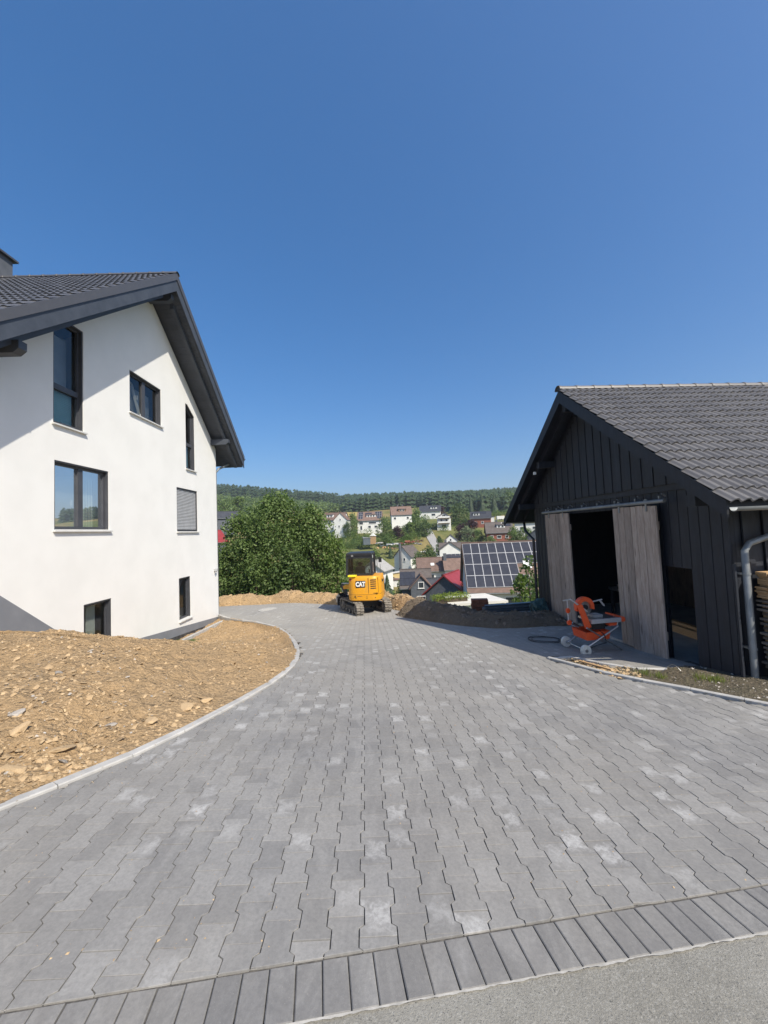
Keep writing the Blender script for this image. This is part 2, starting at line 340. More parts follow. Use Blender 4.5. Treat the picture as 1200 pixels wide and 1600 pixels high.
KL = [(-3.45, 1.10), (-2.95, 1.82), (-2.51, 2.52), (-2.34, 2.81), (-2.13, 3.17), (-1.91, 3.75), (-1.64, 4.76), (-1.48, 5.59), (-1.52, 6.66), (-1.97, 8.49), (-2.92, 11.0), (-3.5, 12.15), (-4.28, 13.21), (-5.2, 14.1), (-6.1, 15.0), (-6.85, 15.9)]
KR = [(2.63, 6.54), (2.85, 6.02), (3.13, 5.49), (3.73, 4.89), (4.15, 4.35), (5.0, 3.5), (6.2, 2.75)]
KU = [(2.63, 6.54), (2.86, 6.72), (3.06, 6.7), (3.39, 6.15), (3.75, 5.82), (4.3, 5.86), (4.80, 5.95)]
def bin_(x): return 1.662 + .171 * x          # inner line of the border course
PILE = [(4.55, 10.75), (3.2, 10.9), (2.1, 13.2), (.84, 15.1), (.37, 16.1), (-.9, 17.1), (-2.56, 18.2), (-4.98, 19.2), (-6.8, 19.5), (-8.4, 19.3), (-12.5, 19.3)]
PAVE = KL + [(-7.0, 16.2), (-12.5, 16.4)] + PILE[::-1] + [(4.82, 5.95)] + KU[::-1] + KR[1:] + [(6.2, bin_(6.2)), (-3.4, bin_(-3.4))]

# terrain: one sheet to the horizon
PR = [(-80, -.5), (22, -3.0), (30, -5.2), (45, -8.9), (70, -11.4), (110, -12.7), (126, -11.6), (150, -5.7), (190, 1.6), (250, 9.3), (300, 14.5), (400, 23), (480, 34), (560, 43), (700, 40), (1400, 10), (3000, -40)]
def prof(y):
    for (a, p), (b, q) in zip(PR, PR[1:]):
        if y <= b: return p + (q - p) * (y - a) / (b - a)
    return PR[-1][1]
def y0f(x):
    return 19.2 if x < -1 else 19.2 - 7.4 * sm(-1, 4.5, x)
def T(x, y):
    s = y - y0f(x)
    if s < 0:
        xx = max(-12, min(12, x)); yy = max(-6, y)
        return G(xx, yy) - .3
    near = G(max(-12, min(5, x)), y0f(x)) - .3 - .52 * s - .3 * sm(0, 3, s)
    k = sm(34, 48, y); z = max(near, -9.0) * (1 - k) + prof(y) * k
    far = sm(120, 350, y)
    z += far * (.2 * max(-x - 60, 0) ** .9 - .012 * max(x - 60, 0)) + far * 5 * fbm(x * .006, y * .006, 3.3) + sm(30, 80, y) * .5 * fbm(x * .05, y * .05, 1.1)
    return z
def grid_axis(segs):
    o = []
    for a, b, st in segs: o += list(np.arange(a, b, st))
    return o + [segs[-1][1]]
def build_terrain():
    xs = grid_axis([(-1600, -400, 100), (-400, -100, 12), (-100, -20, 4), (-20, 20, 1.0), (20, 120, 4), (120, 400, 12), (400, 1600, 100)])
    ys = grid_axis([(-80, -8, 8), (-8, 30, .8), (30, 60, 1.5), (60, 200, 4), (200, 640, 8), (640, 3000, 150)])
    nx = len(xs); V = [(x, y, T(x, y)) for y in ys for x in xs]
    F = [(j * nx + i, j * nx + i + 1, (j + 1) * nx + i + 1, (j + 1) * nx + i) for j in range(len(ys) - 1) for i in range(nx - 1)]
    setp(link('terrain', bigmesh('terrain', V, F, M['terrain'], smooth=True)), kind='structure')
build_terrain()

# road of old asphalt, below the border course
def sheet(name, m, xs, ys, zf, keep, kind='structure', smooth=True):
    nx = len(xs); V = [(x, y, zf(x, y)) for y in ys for x in xs]
    F = [(j * nx + i, j * nx + i + 1, (j + 1) * nx + i + 1, (j + 1) * nx + i) for j in range(len(ys) - 1) for i in range(nx - 1) if keep((xs[i] + xs[i + 1]) / 2, (ys[j] + ys[j + 1]) / 2)]
    return setp(link(name, bigmesh(name, V, F, m, smooth=smooth)), kind=kind)
def build_road():
    us = np.arange(-16, 16.01, .4); vsx = np.concatenate([np.arange(-9, -.6, .6), np.arange(-.6, .001, .05)])
    nx = len(us); V = []
    for v in vsx:
        for u in us:
            x = u * .9857 - v * .1687 * 0 ; y = bin_(x) - .208 + v
            V.append((x, y, G(x, y) - .004 + .006 * fbm(x * 3, y * 3, 2)))
    F = [(j * nx + i, j * nx + i + 1, (j + 1) * nx + i + 1, (j + 1) * nx + i) for j in range(len(vsx) - 1) for i in range(nx - 1)]
    setp(link('road', bigmesh('road', V, F, M['asphalt'], smooth=True)), kind='structure')
build_road()
drive = sheet('driveway', M['bed'], list(np.arange(-12.5, 6.3, .2)), list(np.arange(.8, 19.8, .2)), lambda x, y: G(x, y) - .009, lambda x, y: inpoly(x, y, PAVE) or (y < 3.2 and bin_(x) - .19 < y < bin_(x) + .3 and -3.4 < x < 6.2))

# interlocking pavers
W1_, W0_, LL = .0805, .0581, .1006
HALF = [(W1_, LL), (W1_, .058), (W0_, .042), (W0_, -.042), (W1_, -.058), (W1_, -LL)]
OUT = HALF + [(-x, y) for x, y in HALF[::-1]]
def inset_pts(P, d):
    n = len(P); o = []
    for i in range(n):
        a, b, c = Vector(P[i - 1]), Vector(P[i]), Vector(P[(i + 1) % n])
        e1 = (b - a); e2 = (c - b)
        if e1.length < 1e-6 or e2.length < 1e-6: o.append(tuple(b)); continue
        e1.normalize(); e2.normalize(); n1 = Vector((e1.y, -e1.x)); n2 = Vector((e2.y, -e2.x)); s = n1 + n2
        k = s.length_squared
        o.append(tuple(b + s * (d * 2 / k if k > .3 else d)))
    return o
def clip_half(P, f):        # keep f(p) > 0
    o = []
    for i in range(len(P)):
        a, b = P[i], P[(i + 1) % len(P)]; fa, fb = f(a), f(b)
        if fa > 0: o.append(a)
        if fa * fb < 0: t = fa / (fa - fb); o.append((a[0] + (b[0] - a[0]) * t, a[1] + (b[1] - a[1]) * t))
    return o
def area(P): return sum(P[i - 1][0] * P[i][1] - P[i][0] * P[i - 1][1] for i in range(len(P))) / 2
def paver_geo(P, gap=.0016, ch=.0011, depth=.03, unit=.2):
    if area(P) > 0: P = P[::-1]
    A = inset_pts(P, gap); B = inset_pts(P, gap + ch); n = len(P)
    v = [(x, y, 0) for x, y in B] + [(x, y, -ch * .8) for x, y in A] + [(x, y, -depth) for x, y in A]
    f = [tuple(range(n))[::-1]] + [(i, (i + 1) % n, n + (i + 1) % n, n + i) for i in range(n)] + [(n + i, n + (i + 1) % n, 2 * n + (i + 1) % n, 2 * n + i) for i in range(n)]
    return v, f
def add_uv(me, sx=.2, sy=.2):
    uv = me.uv_layers.new(name='UVMap'); co = np.empty(len(me.vertices) * 3, np.float32); me.vertices.foreach_get('co', co); co = co.reshape(-1, 3)
    li = np.empty(len(me.loops), np.int32); me.loops.foreach_get('vertex_index', li)
    u = np.stack([co[li, 0] / sx + .5, co[li, 1] / sy + .5], 1); uv.data.foreach_set('uv', u.astype(np.float32).ravel())
pd = Vector((-.0557, 1)).normalized(); pu = Vector((pd.y, -pd.x))
def build_pavers():
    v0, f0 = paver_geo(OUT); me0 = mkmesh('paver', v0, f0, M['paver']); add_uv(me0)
    spots = []
    for i in range(-100, 60):
        for j in range(2, 110):
            c = pu * (i * .14) + pd * (j * .2 + (i % 2) * .1)
            if inpoly(c.x, c.y, PAVE) or (-3.4 < c.x < -1.2 and 1.3 < c.y < 6.8 and inpoly(c.x + .08, c.y, PAVE)): spots.append((c.x, c.y))
            elif c.y < 3.2 and bin_(c.x) - .16 < c.y <= bin_(c.x) and -3.3 < c.x < 6.1: spots.append((c.x, c.y))
    vis = []
    for k, (x, y) in enumerate(spots):
        s = seen((x, y, G(x, y)))
        if s and -20 < s[0] < 1220 and s[1] < 1620: vis.append((y + .15 * abs(x), k))
    own = set(k for _, k in sorted(vis)[:300])
    V = []; F = []; A = []; UV = []
    def rot(x, y): return Matrix(((pu.x, pd.x, 0), (pu.y, pd.y, 0), (0, 0, 1)))
    for k, (x, y) in enumerate(spots):
        line = lambda p: (lambda q: q.y - bin_(q.x) - .004)(Vector((x, y)) + pu * p[0] + pd * p[1])
        cut = [line(p) < 0 for p in OUT]
        if any(cut):
            P = clip_half(OUT, line)
            if len(P) < 3 or abs(area(P)) < .002: continue
            v, f = paver_geo(P)
        else: v, f = v0, f0
        dz = random.uniform(-.0018, .0018); tx, ty = random.uniform(-.006, .006), random.uniform(-.006, .006)
        if k in own:
            if any(cut): me = mkmesh('paver', v, f, M['paver']); add_uv(me)
            else: me = me0
            n = Gn(x, y); n = (n + Vector((tx, ty, 0))).normalized(); yv = Vector((pd.x, pd.y, 0)); xv = yv.cross(n).normalized(); yv = n.cross(xv)
            o = link('paver', me, drive); o.matrix_local = Matrix(((xv.x, yv.x, n.x, x), (xv.y, yv.y, n.y, y), (xv.z, yv.z, n.z, G(x, y) + dz), (0, 0, 0, 1)))
        else:
            b = len(V); r = random.random()
            for p in v:
                wx = x + pu.x * p[0] + pd.x * p[1]; wy = y + pu.y * p[0] + pd.y * p[1]
                V.append((wx, wy, G(wx, wy) + p[2] + dz + tx * p[0] + ty * p[1]))
            for q in f:
                F.append(tuple(i + b for i in q)); A.append(r); UV += [(v[i][0] / .2 + .5, v[i][1] / .2 + .5) for i in q]
    me = mkmesh('paver_field', V, F, M['paver']); a = me.attributes.new('pv', 'FLOAT', 'FACE'); a.data.foreach_set('value', np.array(A, np.float32))
    uv = me.uv_layers.new(name='UVMap'); uv.data.foreach_set('uv', np.array(UV, np.float32).ravel())
    setp(link('paver_field', me, drive), kind='stuff')
build_pavers()
def build_border():
    b = setp(empty('paving_border', (0, bin_(0) - .1, G(0, 1.6))), kind='structure')
    P = [(-.05, -.1), (.05, -.1), (.05, .1), (-.05, .1)]; v, f = paver_geo(P, .0022, .004); me = mkmesh('border_paver', v, f, M['bpaver']); add_uv(me, .1, .2)
    d = Vector((1, .171)).normalized(); n2 = Vector((-d.y, d.x))
    for i in range(-34, 62):
        c = Vector((0, bin_(0))) + d * (i * .1 + .03) - n2 * .104
        n = (Gn(c.x, c.y) + Vector((random.uniform(-.008, .008), random.uniform(-.008, .008), 0))).normalized(); a = random.uniform(-.008, .008); dd = Vector((d.x - a * d.y, d.y + a * d.x))
        yv = Vector((-dd.y, dd.x, 0)); xv = yv.cross(n).normalized(); yv = n.cross(xv)
        o = link('border_paver', me, b); o.matrix_local = Matrix.Translation(-b.location) @ Matrix(((xv.x, yv.x, n.x, c.x), (xv.y, yv.y, n.y, c.y), (xv.z, yv.z, n.z, G(c.x, c.y) + random.uniform(-.002, .002)), (0, 0, 0, 1)))
    # crumbs of mortar along both long joints
    V = []; F = []; A = []
    for k in range(16000):
        t = random.uniform(-3.3, 6); side = random.random() < .75
        off = -.207 - abs(random.gauss(0, .010)) if side else random.gauss(-.001, .0025)
        c = Vector((0, bin_(0))) + d * t + n2 * off; r = random.uniform(.0012, .0036) if side else random.uniform(.0008, .002)
        if fbm(t * 2.5, 4.4) < random.uniform(-.9, .1 if side else .3): continue
        bb = len(V); z = G(c.x, c.y) + (.001 if side else -.0035)
        a = random.random() * 6.28
        for q in range(3): V.append((c.x + r * random.uniform(.7, 1.4) * math.cos(a + q * 2.1), c.y + r * random.uniform(.7, 1.4) * math.sin(a + q * 2.1), z - .002))
        V.append((c.x + random.gauss(0, .3) * r, c.y, z + r * random.uniform(.1, .6))); F += [(bb, bb + 1, bb + 3), (bb + 1, bb + 2, bb + 3), (bb + 2, bb, bb + 3)]; A += [random.random()] * 3
    sv = []; sf = []; K = 700
    for off0, wmax, zz in ((-.204, .013, .0015), (.004, -.008, -.0045)):
        b0 = len(sv)
        for i in range(K):
            t = -3.3 + 9.3 * i / (K - 1); e = wmax * max(.05, .45 + .6 * fbm(t * 6, off0 * 9, 1) + .35 * fbm(t * 30, 2))
            for o_ in (off0 + .001, off0 - e): c = Vector((0, bin_(0))) + d * t + n2 * o_; sv.append((c.x, c.y, G(c.x, c.y) + zz))
        sf += [(b0 + 2 * i, b0 + 2 * i + 1, b0 + 2 * i + 3, b0 + 2 * i + 2) for i in range(K - 1)]
    ms = link('mortar_joint', bigmesh('mortar_joint', sv, sf, M['mortar']), b); ms.location = -b.location
    setp(link('mortar_crumbs', bigmesh('mortar_crumbs', V, F, M['mortar'], A), b), kind='stuff')
    b.children[-1].location = -b.location
build_border()

def resample(P, st):
    P = [Vector(p) for p in P]; o = [P[0]]; acc = 0
    for a, b in zip(P, P[1:]):
        L = (b - a).length; d = st - acc
        while d <= L: o.append(a + (b - a) * (d / L)); d += st
        acc = L - (d - st)
    if (o[-1] - P[-1]).length > st * .3: o.append(P[-1])
    return o
def smooth_line(P, it=2):
    for _ in range(it):
        q = [P[0]]
        for a, b in zip(P, P[1:]): q += [(a[0] * .75 + b[0] * .25, a[1] * .75 + b[1] * .25), (a[0] * .25 + b[0] * .75, a[1] * .25 + b[1] * .75)]
        P = q + [P[-1]]
    return P
def kerb(name, line, side, proud, wd=.085, st=.5):
    root = setp(empty(name, (line[0][0], line[0][1], G(*line[0]))), kind='structure')
    pts = resample(smooth_line(line), st)
    for i, (a, b) in enumerate(zip(pts, pts[1:])):
        t = (b - a).normalized(); nn = Vector((-t.y, t.x)) * side * wd; a2 = a + t * .003; b2 = b - t * .003; mb = MB(); rings = []
        for p in (a2, b2):
            z = G(p.x, p.y) + proud + random.uniform(-.002, .002); c = .008
            prof_ = [(0, -.2), (0, -c), (c, 0), (wd - c, 0), (wd, -c), (wd, -.2)]
            rings.append([Vector((p.x, p.y, z)) + Vector((nn.x, nn.y, 0)) * (u / wd) + Vector((0, 0, h)) for u, h in prof_])
        mb.loft(rings); o = mb.build('kerbstone', M['kerb'], root); o.location = -root.location
kerb('kerb', KL, 1, .022, .09, .5)
kerb('kerb', KR, 1, .035, .06, .5)
kerb('kerb', KU, -1, .03, .06, .5)

# ------------------------------------------------------------------ rocks (shared meshes)
def rock_mesh(name, m, seed, flat=.55):
    bm = bmesh.new(); bmesh.ops.create_icosphere(bm, subdivisions=2, radius=1); rn = random.Random(seed)
    pl = [(Vector((rn.gauss(0, 1), rn.gauss(0, 1), rn.gauss(0, 1))).normalized(), rn.uniform(.45, .85)) for _ in range(9)]
    for v in bm.verts:
        for n, d in pl:
            k = v.co.dot(n)
            if k > d: v.co -= n * (k - d)
        v.co *= 1 + .08 * noise.noise(v.co * 3 + Vector((seed, 0, 0))); v.co.z *= flat; v.co.x *= 1.25
    me = bpy.data.meshes.new(name); bm.to_mesh(me); bm.free(); me.materials.append(m); return me
ROCK = {k: [rock_mesh('stone', M[k], s, .35 + .1 * (s % 4)) for s in range(6)] for k in ('stone', 'gstone', 'dstone')}
def rubble(name, parent, pts, m, rmin, rmax, seed=1):     # pts: list of (x,y,z)
    base = [(1, 0, 0), (-.2, .9, 0), (-.9, -.1, 0), (.1, -.8, 0), (.1, .1, .8), (0, 0, -.4)]
    fb = [(0, 1, 4), (1, 2, 4), (2, 3, 4), (3, 0, 4)]; n = len(pts); B = np.array(base)
    P = np.array(pts); r = rmin * (rmax / rmin) ** (rng.random(n) ** 2.2); an = rng.random(n) * 6.28; sc = rng.uniform(.55, 1.3, (n, 6, 3))
    L = B[None] * sc * r[:, None, None]; L[:, :, 2] *= rng.uniform(.4, .9, n)[:, None]
    ca, sa = np.cos(an), np.sin(an); X = L[:, :, 0] * ca[:, None] - L[:, :, 1] * sa[:, None]; Y = L[:, :, 0] * sa[:, None] + L[:, :, 1] * ca[:, None]
    tl = rng.normal(0, .35, (n, 2)); Z = L[:, :, 2] + X * tl[:, :1] + Y * tl[:, 1:]
    V = np.stack([X + P[:, :1], Y + P[:, 1:2], Z + P[:, 2:3]], 2).reshape(-1, 3)
    F = (np.array(fb)[None] + (np.arange(n) * 6)[:, None, None]).reshape(-1, 3)
    o = link(name, bigmesh(name, V, F, m, np.repeat(rng.random(n), 4)), parent); setp(o, kind='stuff')
    if parent: o.location = -Vector(parent.location)
    return o
def stones(parent, pts, keys, rmin, rmax, p=2.5):
    for x, y, z in pts:
        r = rmin * (rmax / rmin) ** (random.random() ** p); me = random.choice(ROCK[random.choice(keys)])
        link('stone', me, parent, Vector((x, y, z + r * .05)) - parent.location, (random.gauss(0, .3), random.gauss(0, .3), random.random() * 6.28), (r, r * random.uniform(.6, 1), r))

# ------------------------------------------------------------------ dirt in front of the house
def interp(P, x):
    if x <= P[0][0]: return P[0][1]
    for (a, p), (b, q) in zip(P, P[1:]):
        if x <= b: t = (x - a) / (b - a); return p + (q - p) * t
    return P[-1][1]
KLs = smooth_line(KL); KLy = [(p[1], p[0]) for p in KLs]
def wallx(y): return -6.7 - .02 * y
DW = [(0, .9), (4, .55), (6.0, .22), (6.8, .06), (7.6, -.12), (8.2, -.50), (9.0, -.92), (9.8, -1.2), (11.0, -1.55), (12, -1.72), (16, -1.85)]
def D(x, y):
    kx = interp(KLy, y) - .08; L = max(.5, kx - wallx(y)); t = min(1.2, max(0, (kx - x) / L)); g = G(kx, y)
    dip = -.12 * sm(6.5, 9, y) * sm(0, .06, t) + .015
    z = (g + dip) * (1 - t) + interp(DW, y) * t
    hump = .16 * math.sin(math.pi * min(1, t)) * sm(9, 5, y)
    n = .10 * fbm(x * .7, y * .7, 5.5) + .05 * fbm(x * 2.2, y * 2.2, 7.7) + .034 * fbm(x * 7, y * 7, 1.2) + .016 * fbm(x * 22, y * 22, 9)
    return z + hump + n * (.25 + .75 * sm(0, .12, t))
def build_dirt():
    ys = list(np.arange(.4, 7, .045)) + list(np.arange(7, 16.01, .07)); nx = 150; V = []
    for y in ys:
        x1 = interp(KLy, y) - .06; x0 = -11 if y < 6.6 else wallx(y) - .1
        for i in range(nx + 1):
            t = (i / nx) ** 1.0; x = x1 + (x0 - x1) * (t ** 1.25 if y < 6.6 else t); V.append((x, y, D(x, y)))
    n = nx + 1; F = [(j * n + i + 1, j * n + i, (j + 1) * n + i, (j + 1) * n + i + 1) for j in range(len(ys) - 1) for i in range(nx)]
    o = setp(link('dirt', bigmesh('dirt', V, F, M['dirt'], smooth=True)), kind='structure')
    def rp(n, ymax=15.2, nearb=1.0):
        out = []
        while len(out) < n:
            y = 2.0 + (ymax - 2.0) * random.random() ** nearb; x1 = interp(KLy, y) - .12; x0 = max(-9, wallx(y) + .3) if y > 6.6 else -1.05 * y - 1.0
            x = x0 + (x1 - x0) * random.random()
            if fbm(x * .9, y * .9, 12) > random.uniform(-.6, .35): out.append((x, y, D(x, y)))
        return out
    stones(o, rp(270, 11, 1.3), ['stone', 'stone', 'stone', 'stone', 'gstone'], .012, .05)
    big = [(-2.75, 2.85, .07, 'stone'), (-2.95, 3.12, .06, 'stone'), (-3.12, 3.02, .045, 'gstone'), (-2.85, 2.66, .08, 'stone'), (-2.62, 3.12, .07, 'stone'), (-3.2, 3.35, .06, 'gstone'), (-2.6, 3.6, .05, 'gstone'), (-2.3, 3.75, .06, 'stone'), (-2.15, 4.1, .07, 'stone'), (-2.05, 4.35, .055, 'stone')]
    for x, y, r, k in big: link('stone', random.choice(ROCK[k]), o, (x, y, D(x, y) + .01), (random.gauss(0, .2), random.gauss(0, .2), random.random() * 6), (r * 1.2, r, r * .9))
    rubble('rubble', o, [(x, y, z - .002) for x, y, z in rp(22000, 15, 1.7)], M['stone'], .004, .03)
    rubble('clods', o, [(x, y, z - .004) for x, y, z in rp(3000, 12, 1.5)], M['clod'], .014, .055)
    rubble('grey_rubble', o, [(x, y, z - .002) for x, y, z in rp(2200, 15, 1.5)], M['gstone'], .004, .026)
build_dirt()
def grit():
    P = []
    for k in range(5200):       # crumbs washed over the kerb and sand on the pavers
        if k < 2200:
            y = random.uniform(1.6, 13); x = interp(KLy, y) + (random.gauss(0, .05) if random.random() < .6 else abs(random.gauss(0, .25)))
            z = G(x, y) + (.022 if x < interp(KLy, y) else 0)
        else:
            y = 1.6 + 6 * random.random() ** 1.6; x = random.uniform(-1.1, 1.1) * y
            if not inpoly(x, y, PAVE) or fbm(x * 1.5, y * 1.5, 31) < random.uniform(-.4, .5): continue
            z = G(x, y)
        P.append((x, y, z))
    o = rubble('grit', drive, P, M['stone'], .0012, .007)
    o.location = (0, 0, 0)
grit()

# banks of spoil along the far edge of the paving
def bank(name, line, wd, ht, m, rub, seed, keys, nst, z0=None):
    pts = resample(smooth_line(line, 2), .08); root = None; V = []; nc = 30
    h0, h1 = ht if isinstance(ht, tuple) else (ht, ht); ht = max(h0, h1)
    hf = [(h0 + (h1 - h0) * i / len(pts)) * (1 + .35 * fbm(i * .08 * .8, seed)) for i in range(len(pts))]
    S_ = []
    for i, p in enumerate(pts):
        a, b = pts[max(i - 1, 0)], pts[min(i + 1, len(pts) - 1)]; t = (b - a).normalized(); nrm = Vector((t.y, -t.x)); end = min(1, i / 6, (len(pts) - 1 - i) / 6)
        for k in range(nc + 1):
            u = k / nc; q = p + nrm * (u * wd); pr = math.sin(math.pi * min(1, u * 1.12)) ** .8 if u * 1.12 < 1 else 0
            z = G(max(-12, min(5, q.x)), q.y) - .03 + (hf[i] * pr) * end + (.09 * fbm(q.x * 2.5, q.y * 2.5, seed) + .04 * fbm(q.x * 8, q.y * 8, seed)) * min(1, pr + .1) - (.8 * max(0, u - .85) * 4 * ht)
            V.append((q.x, q.y, z))
            if .02 < u < .9: S_.append((q.x, q.y, z))
    n = nc + 1; F = [(j * n + i, j * n + i + 1, (j + 1) * n + i + 1, (j + 1) * n + i) for j in range(len(pts) - 1) for i in range(nc)]
    o = setp(link(name, bigmesh(name, V, F, m, smooth=True)), kind='structure')
    rubble('rubble', o, random.choices(S_, k=rub), M['dstone' if keys[0] == 'dstone' else 'stone'], .012, .07)
    stones(o, random.choices(S_, k=nst), keys, .03, .10)
    return o
bank('spoil_bank', PILE[4:], -1.3, .42, M['dirt'], 2600, 2.2, ['stone'], 60)
bank('spoil_bank', [(4.75, 10.6), (3.2, 10.9), (2.2, 13.0), (1.35, 14.5)], -1.6, (.22, .62), M['darkdirt'], 2600, 6.1, ['dstone'], 60)
bank('spoil_bank', [(1.65, 14.2), (1.0, 15.2), (.3, 16.6), (-.6, 17.3)], -1.0, .5, M['dirt'], 900, 4.1, ['stone'], 40)

# strip of soil between the right kerb and the barn
STRIP = KU + [(4.84, 5.36), (6.6, 5.45), (6.6, 2.7)] + KR[::-1]
def strz(x, y): return G(x, y) - .0 + .03 * fbm(x * 2, y * 2, 8) + .015 * fbm(x * 9, y * 9, 8) + .05 * sm(3.6, 4.6, x)
strip = sheet('soil_strip', M['stripdirt'], list(np.arange(2.5, 6.7, .05)), list(np.arange(2.6, 7, .05)), strz, lambda x, y: inpoly(x, y, STRIP))
sp_ = []
while len(sp_) < 1200:
    x, y = random.uniform(2.6, 6.4), random.uniform(3, 6.9)
    if inpoly(x, y, STRIP): sp_.append((x, y, strz(x, y)))
rubble('rubble', strip, sp_[:900], M['gstone'], .005, .025)
orx = [p for p in sp_ if p[0] < 3.5 and p[1] > 5.3]
patchs = []
while len(patchs) < 900:
    x, y = random.uniform(2.6, 3.6), random.uniform(5.4, 6.8)
    if inpoly(x, y, STRIP) and y > 5.2 + .3 * (x - 2.6): patchs.append((x, y, strz(x, y)))
rubble('ochre_rubble', strip, patchs, M['stone'], .008, .04)
def grass(name, pts, h, n, sp, m):
    V = []; F = []; A = []
    for (x, y, z) in pts:
        for k in range(n):
            a = random.random() * 6.28; px, py = x + random.gauss(0, sp), y + random.gauss(0, sp); hh = h * random.uniform(.5, 1.2); wv = .004; l = random.uniform(.2, .6) * hh; b = len(V)
            V += [(px - wv * math.sin(a), py + wv * math.cos(a), z - .01), (px + wv * math.sin(a), py - wv * math.cos(a), z - .01), (px + l * math.cos(a), py + l * math.sin(a), z + hh)]; F.append((b, b + 1, b + 2)); A.append(random.random())
    return link(name, bigmesh(name, V, F, m, A))
gp = [(x, y, strz(x, y)) for x, y in [(3.62, 5.6), (3.78, 5.5), (4.18, 5.3), (4.28, 5.2), (4.36, 5.22)]]
setp(grass('grass', gp, .08, 70, .05, M['grassb']), kind='stuff')

# ------------------------------------------------------------------ roof tiles
def tile_mesh(name, m, roll=.028, wd=.3, ln=.40, thick=.022):
    us = []; nseg = 6
    for r in range(2):
        for k in range(nseg):
            t = k / nseg; us.append(((r + t) * wd / 2, roll * (max(0, math.sin(math.pi * min(1, max(0, (t - .12) / .76)))) ** .7)))
    us.append((wd, 0)); us = [(u, h) for u, h in us if True]
    n = len(us); v = [(u, 0, h + .035) for u, h in us] + [(u, ln, h + .005) for u, h in us] + [(u, 0, h + .035 - thick) for u, h in us]
    f = [(i, i + 1, n + i + 1, n + i) for i in range(n - 1)] + [(2 * n + i, 2 * n + i + 1, i + 1, i) for i in range(n - 1)]
    return mkmesh(name, v, f, m)
def tile_roof(roof, me, m, x0, x1, a_eave, a_ridge, z_eave, slope, facing, own_n, visf=None, ex=.34):
    """tiles on one slope; facing -1: slope faces -y, +1: faces +y. returns list"""
    pitch = math.atan(slope); L = abs(a_ridge - a_eave) / math.cos(pitch); nc = int(L / ex); ex = L / nc; nr = int((x1 - x0) / .3)
    rot = (pitch, 0, 0) if facing < 0 else (pitch, 0, math.pi)
    up = Vector((0, -facing * math.cos(pitch), math.sin(pitch))); sp = []
    for c in range(nc):
        for r in range(nr):
            x = x0 + r * .3 if facing < 0 else x1 - r * .3
            p = Vector((x, a_eave, z_eave)) + up * (c * ex); sp.append(p)
    order = sorted(range(len(sp)), key=lambda i: visf(sp[i])) if visf else list(range(len(sp)))
    own = set(order[:own_n]); Rm = Matrix.Rotation(rot[2], 3, 'Z') @ Matrix.Rotation(rot[0], 3, 'X')
    co = np.array([v.co[:] for v in me.vertices]) @ np.array(Rm).T; F0 = np.array([p.vertices[:] for p in me.polygons]); V = []; F = []; A = []
    for i, p in enumerate(sp):
        j = Vector((0, 0, random.uniform(-.002, .003)))
        if i in own: link('tile', me, roof, p + j, (rot[0] + random.gauss(0, .004), random.gauss(0, .004), rot[2]))
        else: F.append(F0 + len(V) * len(co)); V.append(co + np.array(p + j)); A += [random.random()] * len(F0)
    if V: setp(link('tile_field', bigmesh('tile_field', np.concatenate(V), np.concatenate(F), m, A), roof), kind='stuff')
def cap_mesh(name, m, L=.4, r=.11):
    mb = MB(); n = 9
    rings = []
    for y, k in ((0, 1.08), (.05, 1.1), (.06, 1.0), (L + .05, .96)):
        rings.append([(y, r * k * math.cos(math.pi * i / (n - 1)), r * k * math.sin(math.pi * i / (n - 1)) * .85) for i in range(n)])
    mb.loft(rings, cap=False, close=False); return mb.mesh(name, m, True)
def inset_convex(P, d):
    P = [Vector(p) for p in P]
    if area([tuple(p) for p in P]) > 0: P = P[::-1]; flip = True
    else: flip = False
    o = inset_pts([tuple(p) for p in P], d); return o[::-1] if flip else o

# ------------------------------------------------------------------ the white house on the left
HR = 11.4; HT = 9.65; HM = .80                      # ridge position along the wall, tile height there, slope
def htop(a): return HT - HM * abs(a - HR)
house = thing('white_house', 'new white rendered house with anthracite gabled roof on the left', 'house', (-6.7 - .02 * HR, HR, -1.85), .02)
HO = Vector((0, -HR, 1.85))
def hb(mb, name, m, parent=house, **k):
    o = mb.build(name, m, parent, **k)
    if parent is house: o.location = HO
    return o
A0, A1 = 6.72, 16.1
WIN = {
    'W1': [(7.94, 4.10), (8.77, 4.10), (8.77, 6.48), (8.3, 6.48), (7.94, 6.19)],
    'W2': [(10.45, 5.12), (12.0, 5.12), (12.0, 6.30), (10.45, 6.30)],
    'W3': [(13.56, 4.04), (14.22, 4.04), (14.22, 6.08), (13.7, 6.40), (13.56, 6.40)],
    'WM': [(7.97, 1.84), (9.6, 1.84), (9.6, 3.31), (7.97, 3.31)],
    'SH': [(12.88, 1.80), (14.36, 1.80), (14.36, 3.30), (12.88, 3.30)],
    'BL': [(8.77, -1.05), (9.68, -1.05), (9.68, .14), (8.77, .14)],
    'BR': [(12.95, -1.2), (13.73, -1.2), (13.73, .22), (12.95, .22)]}
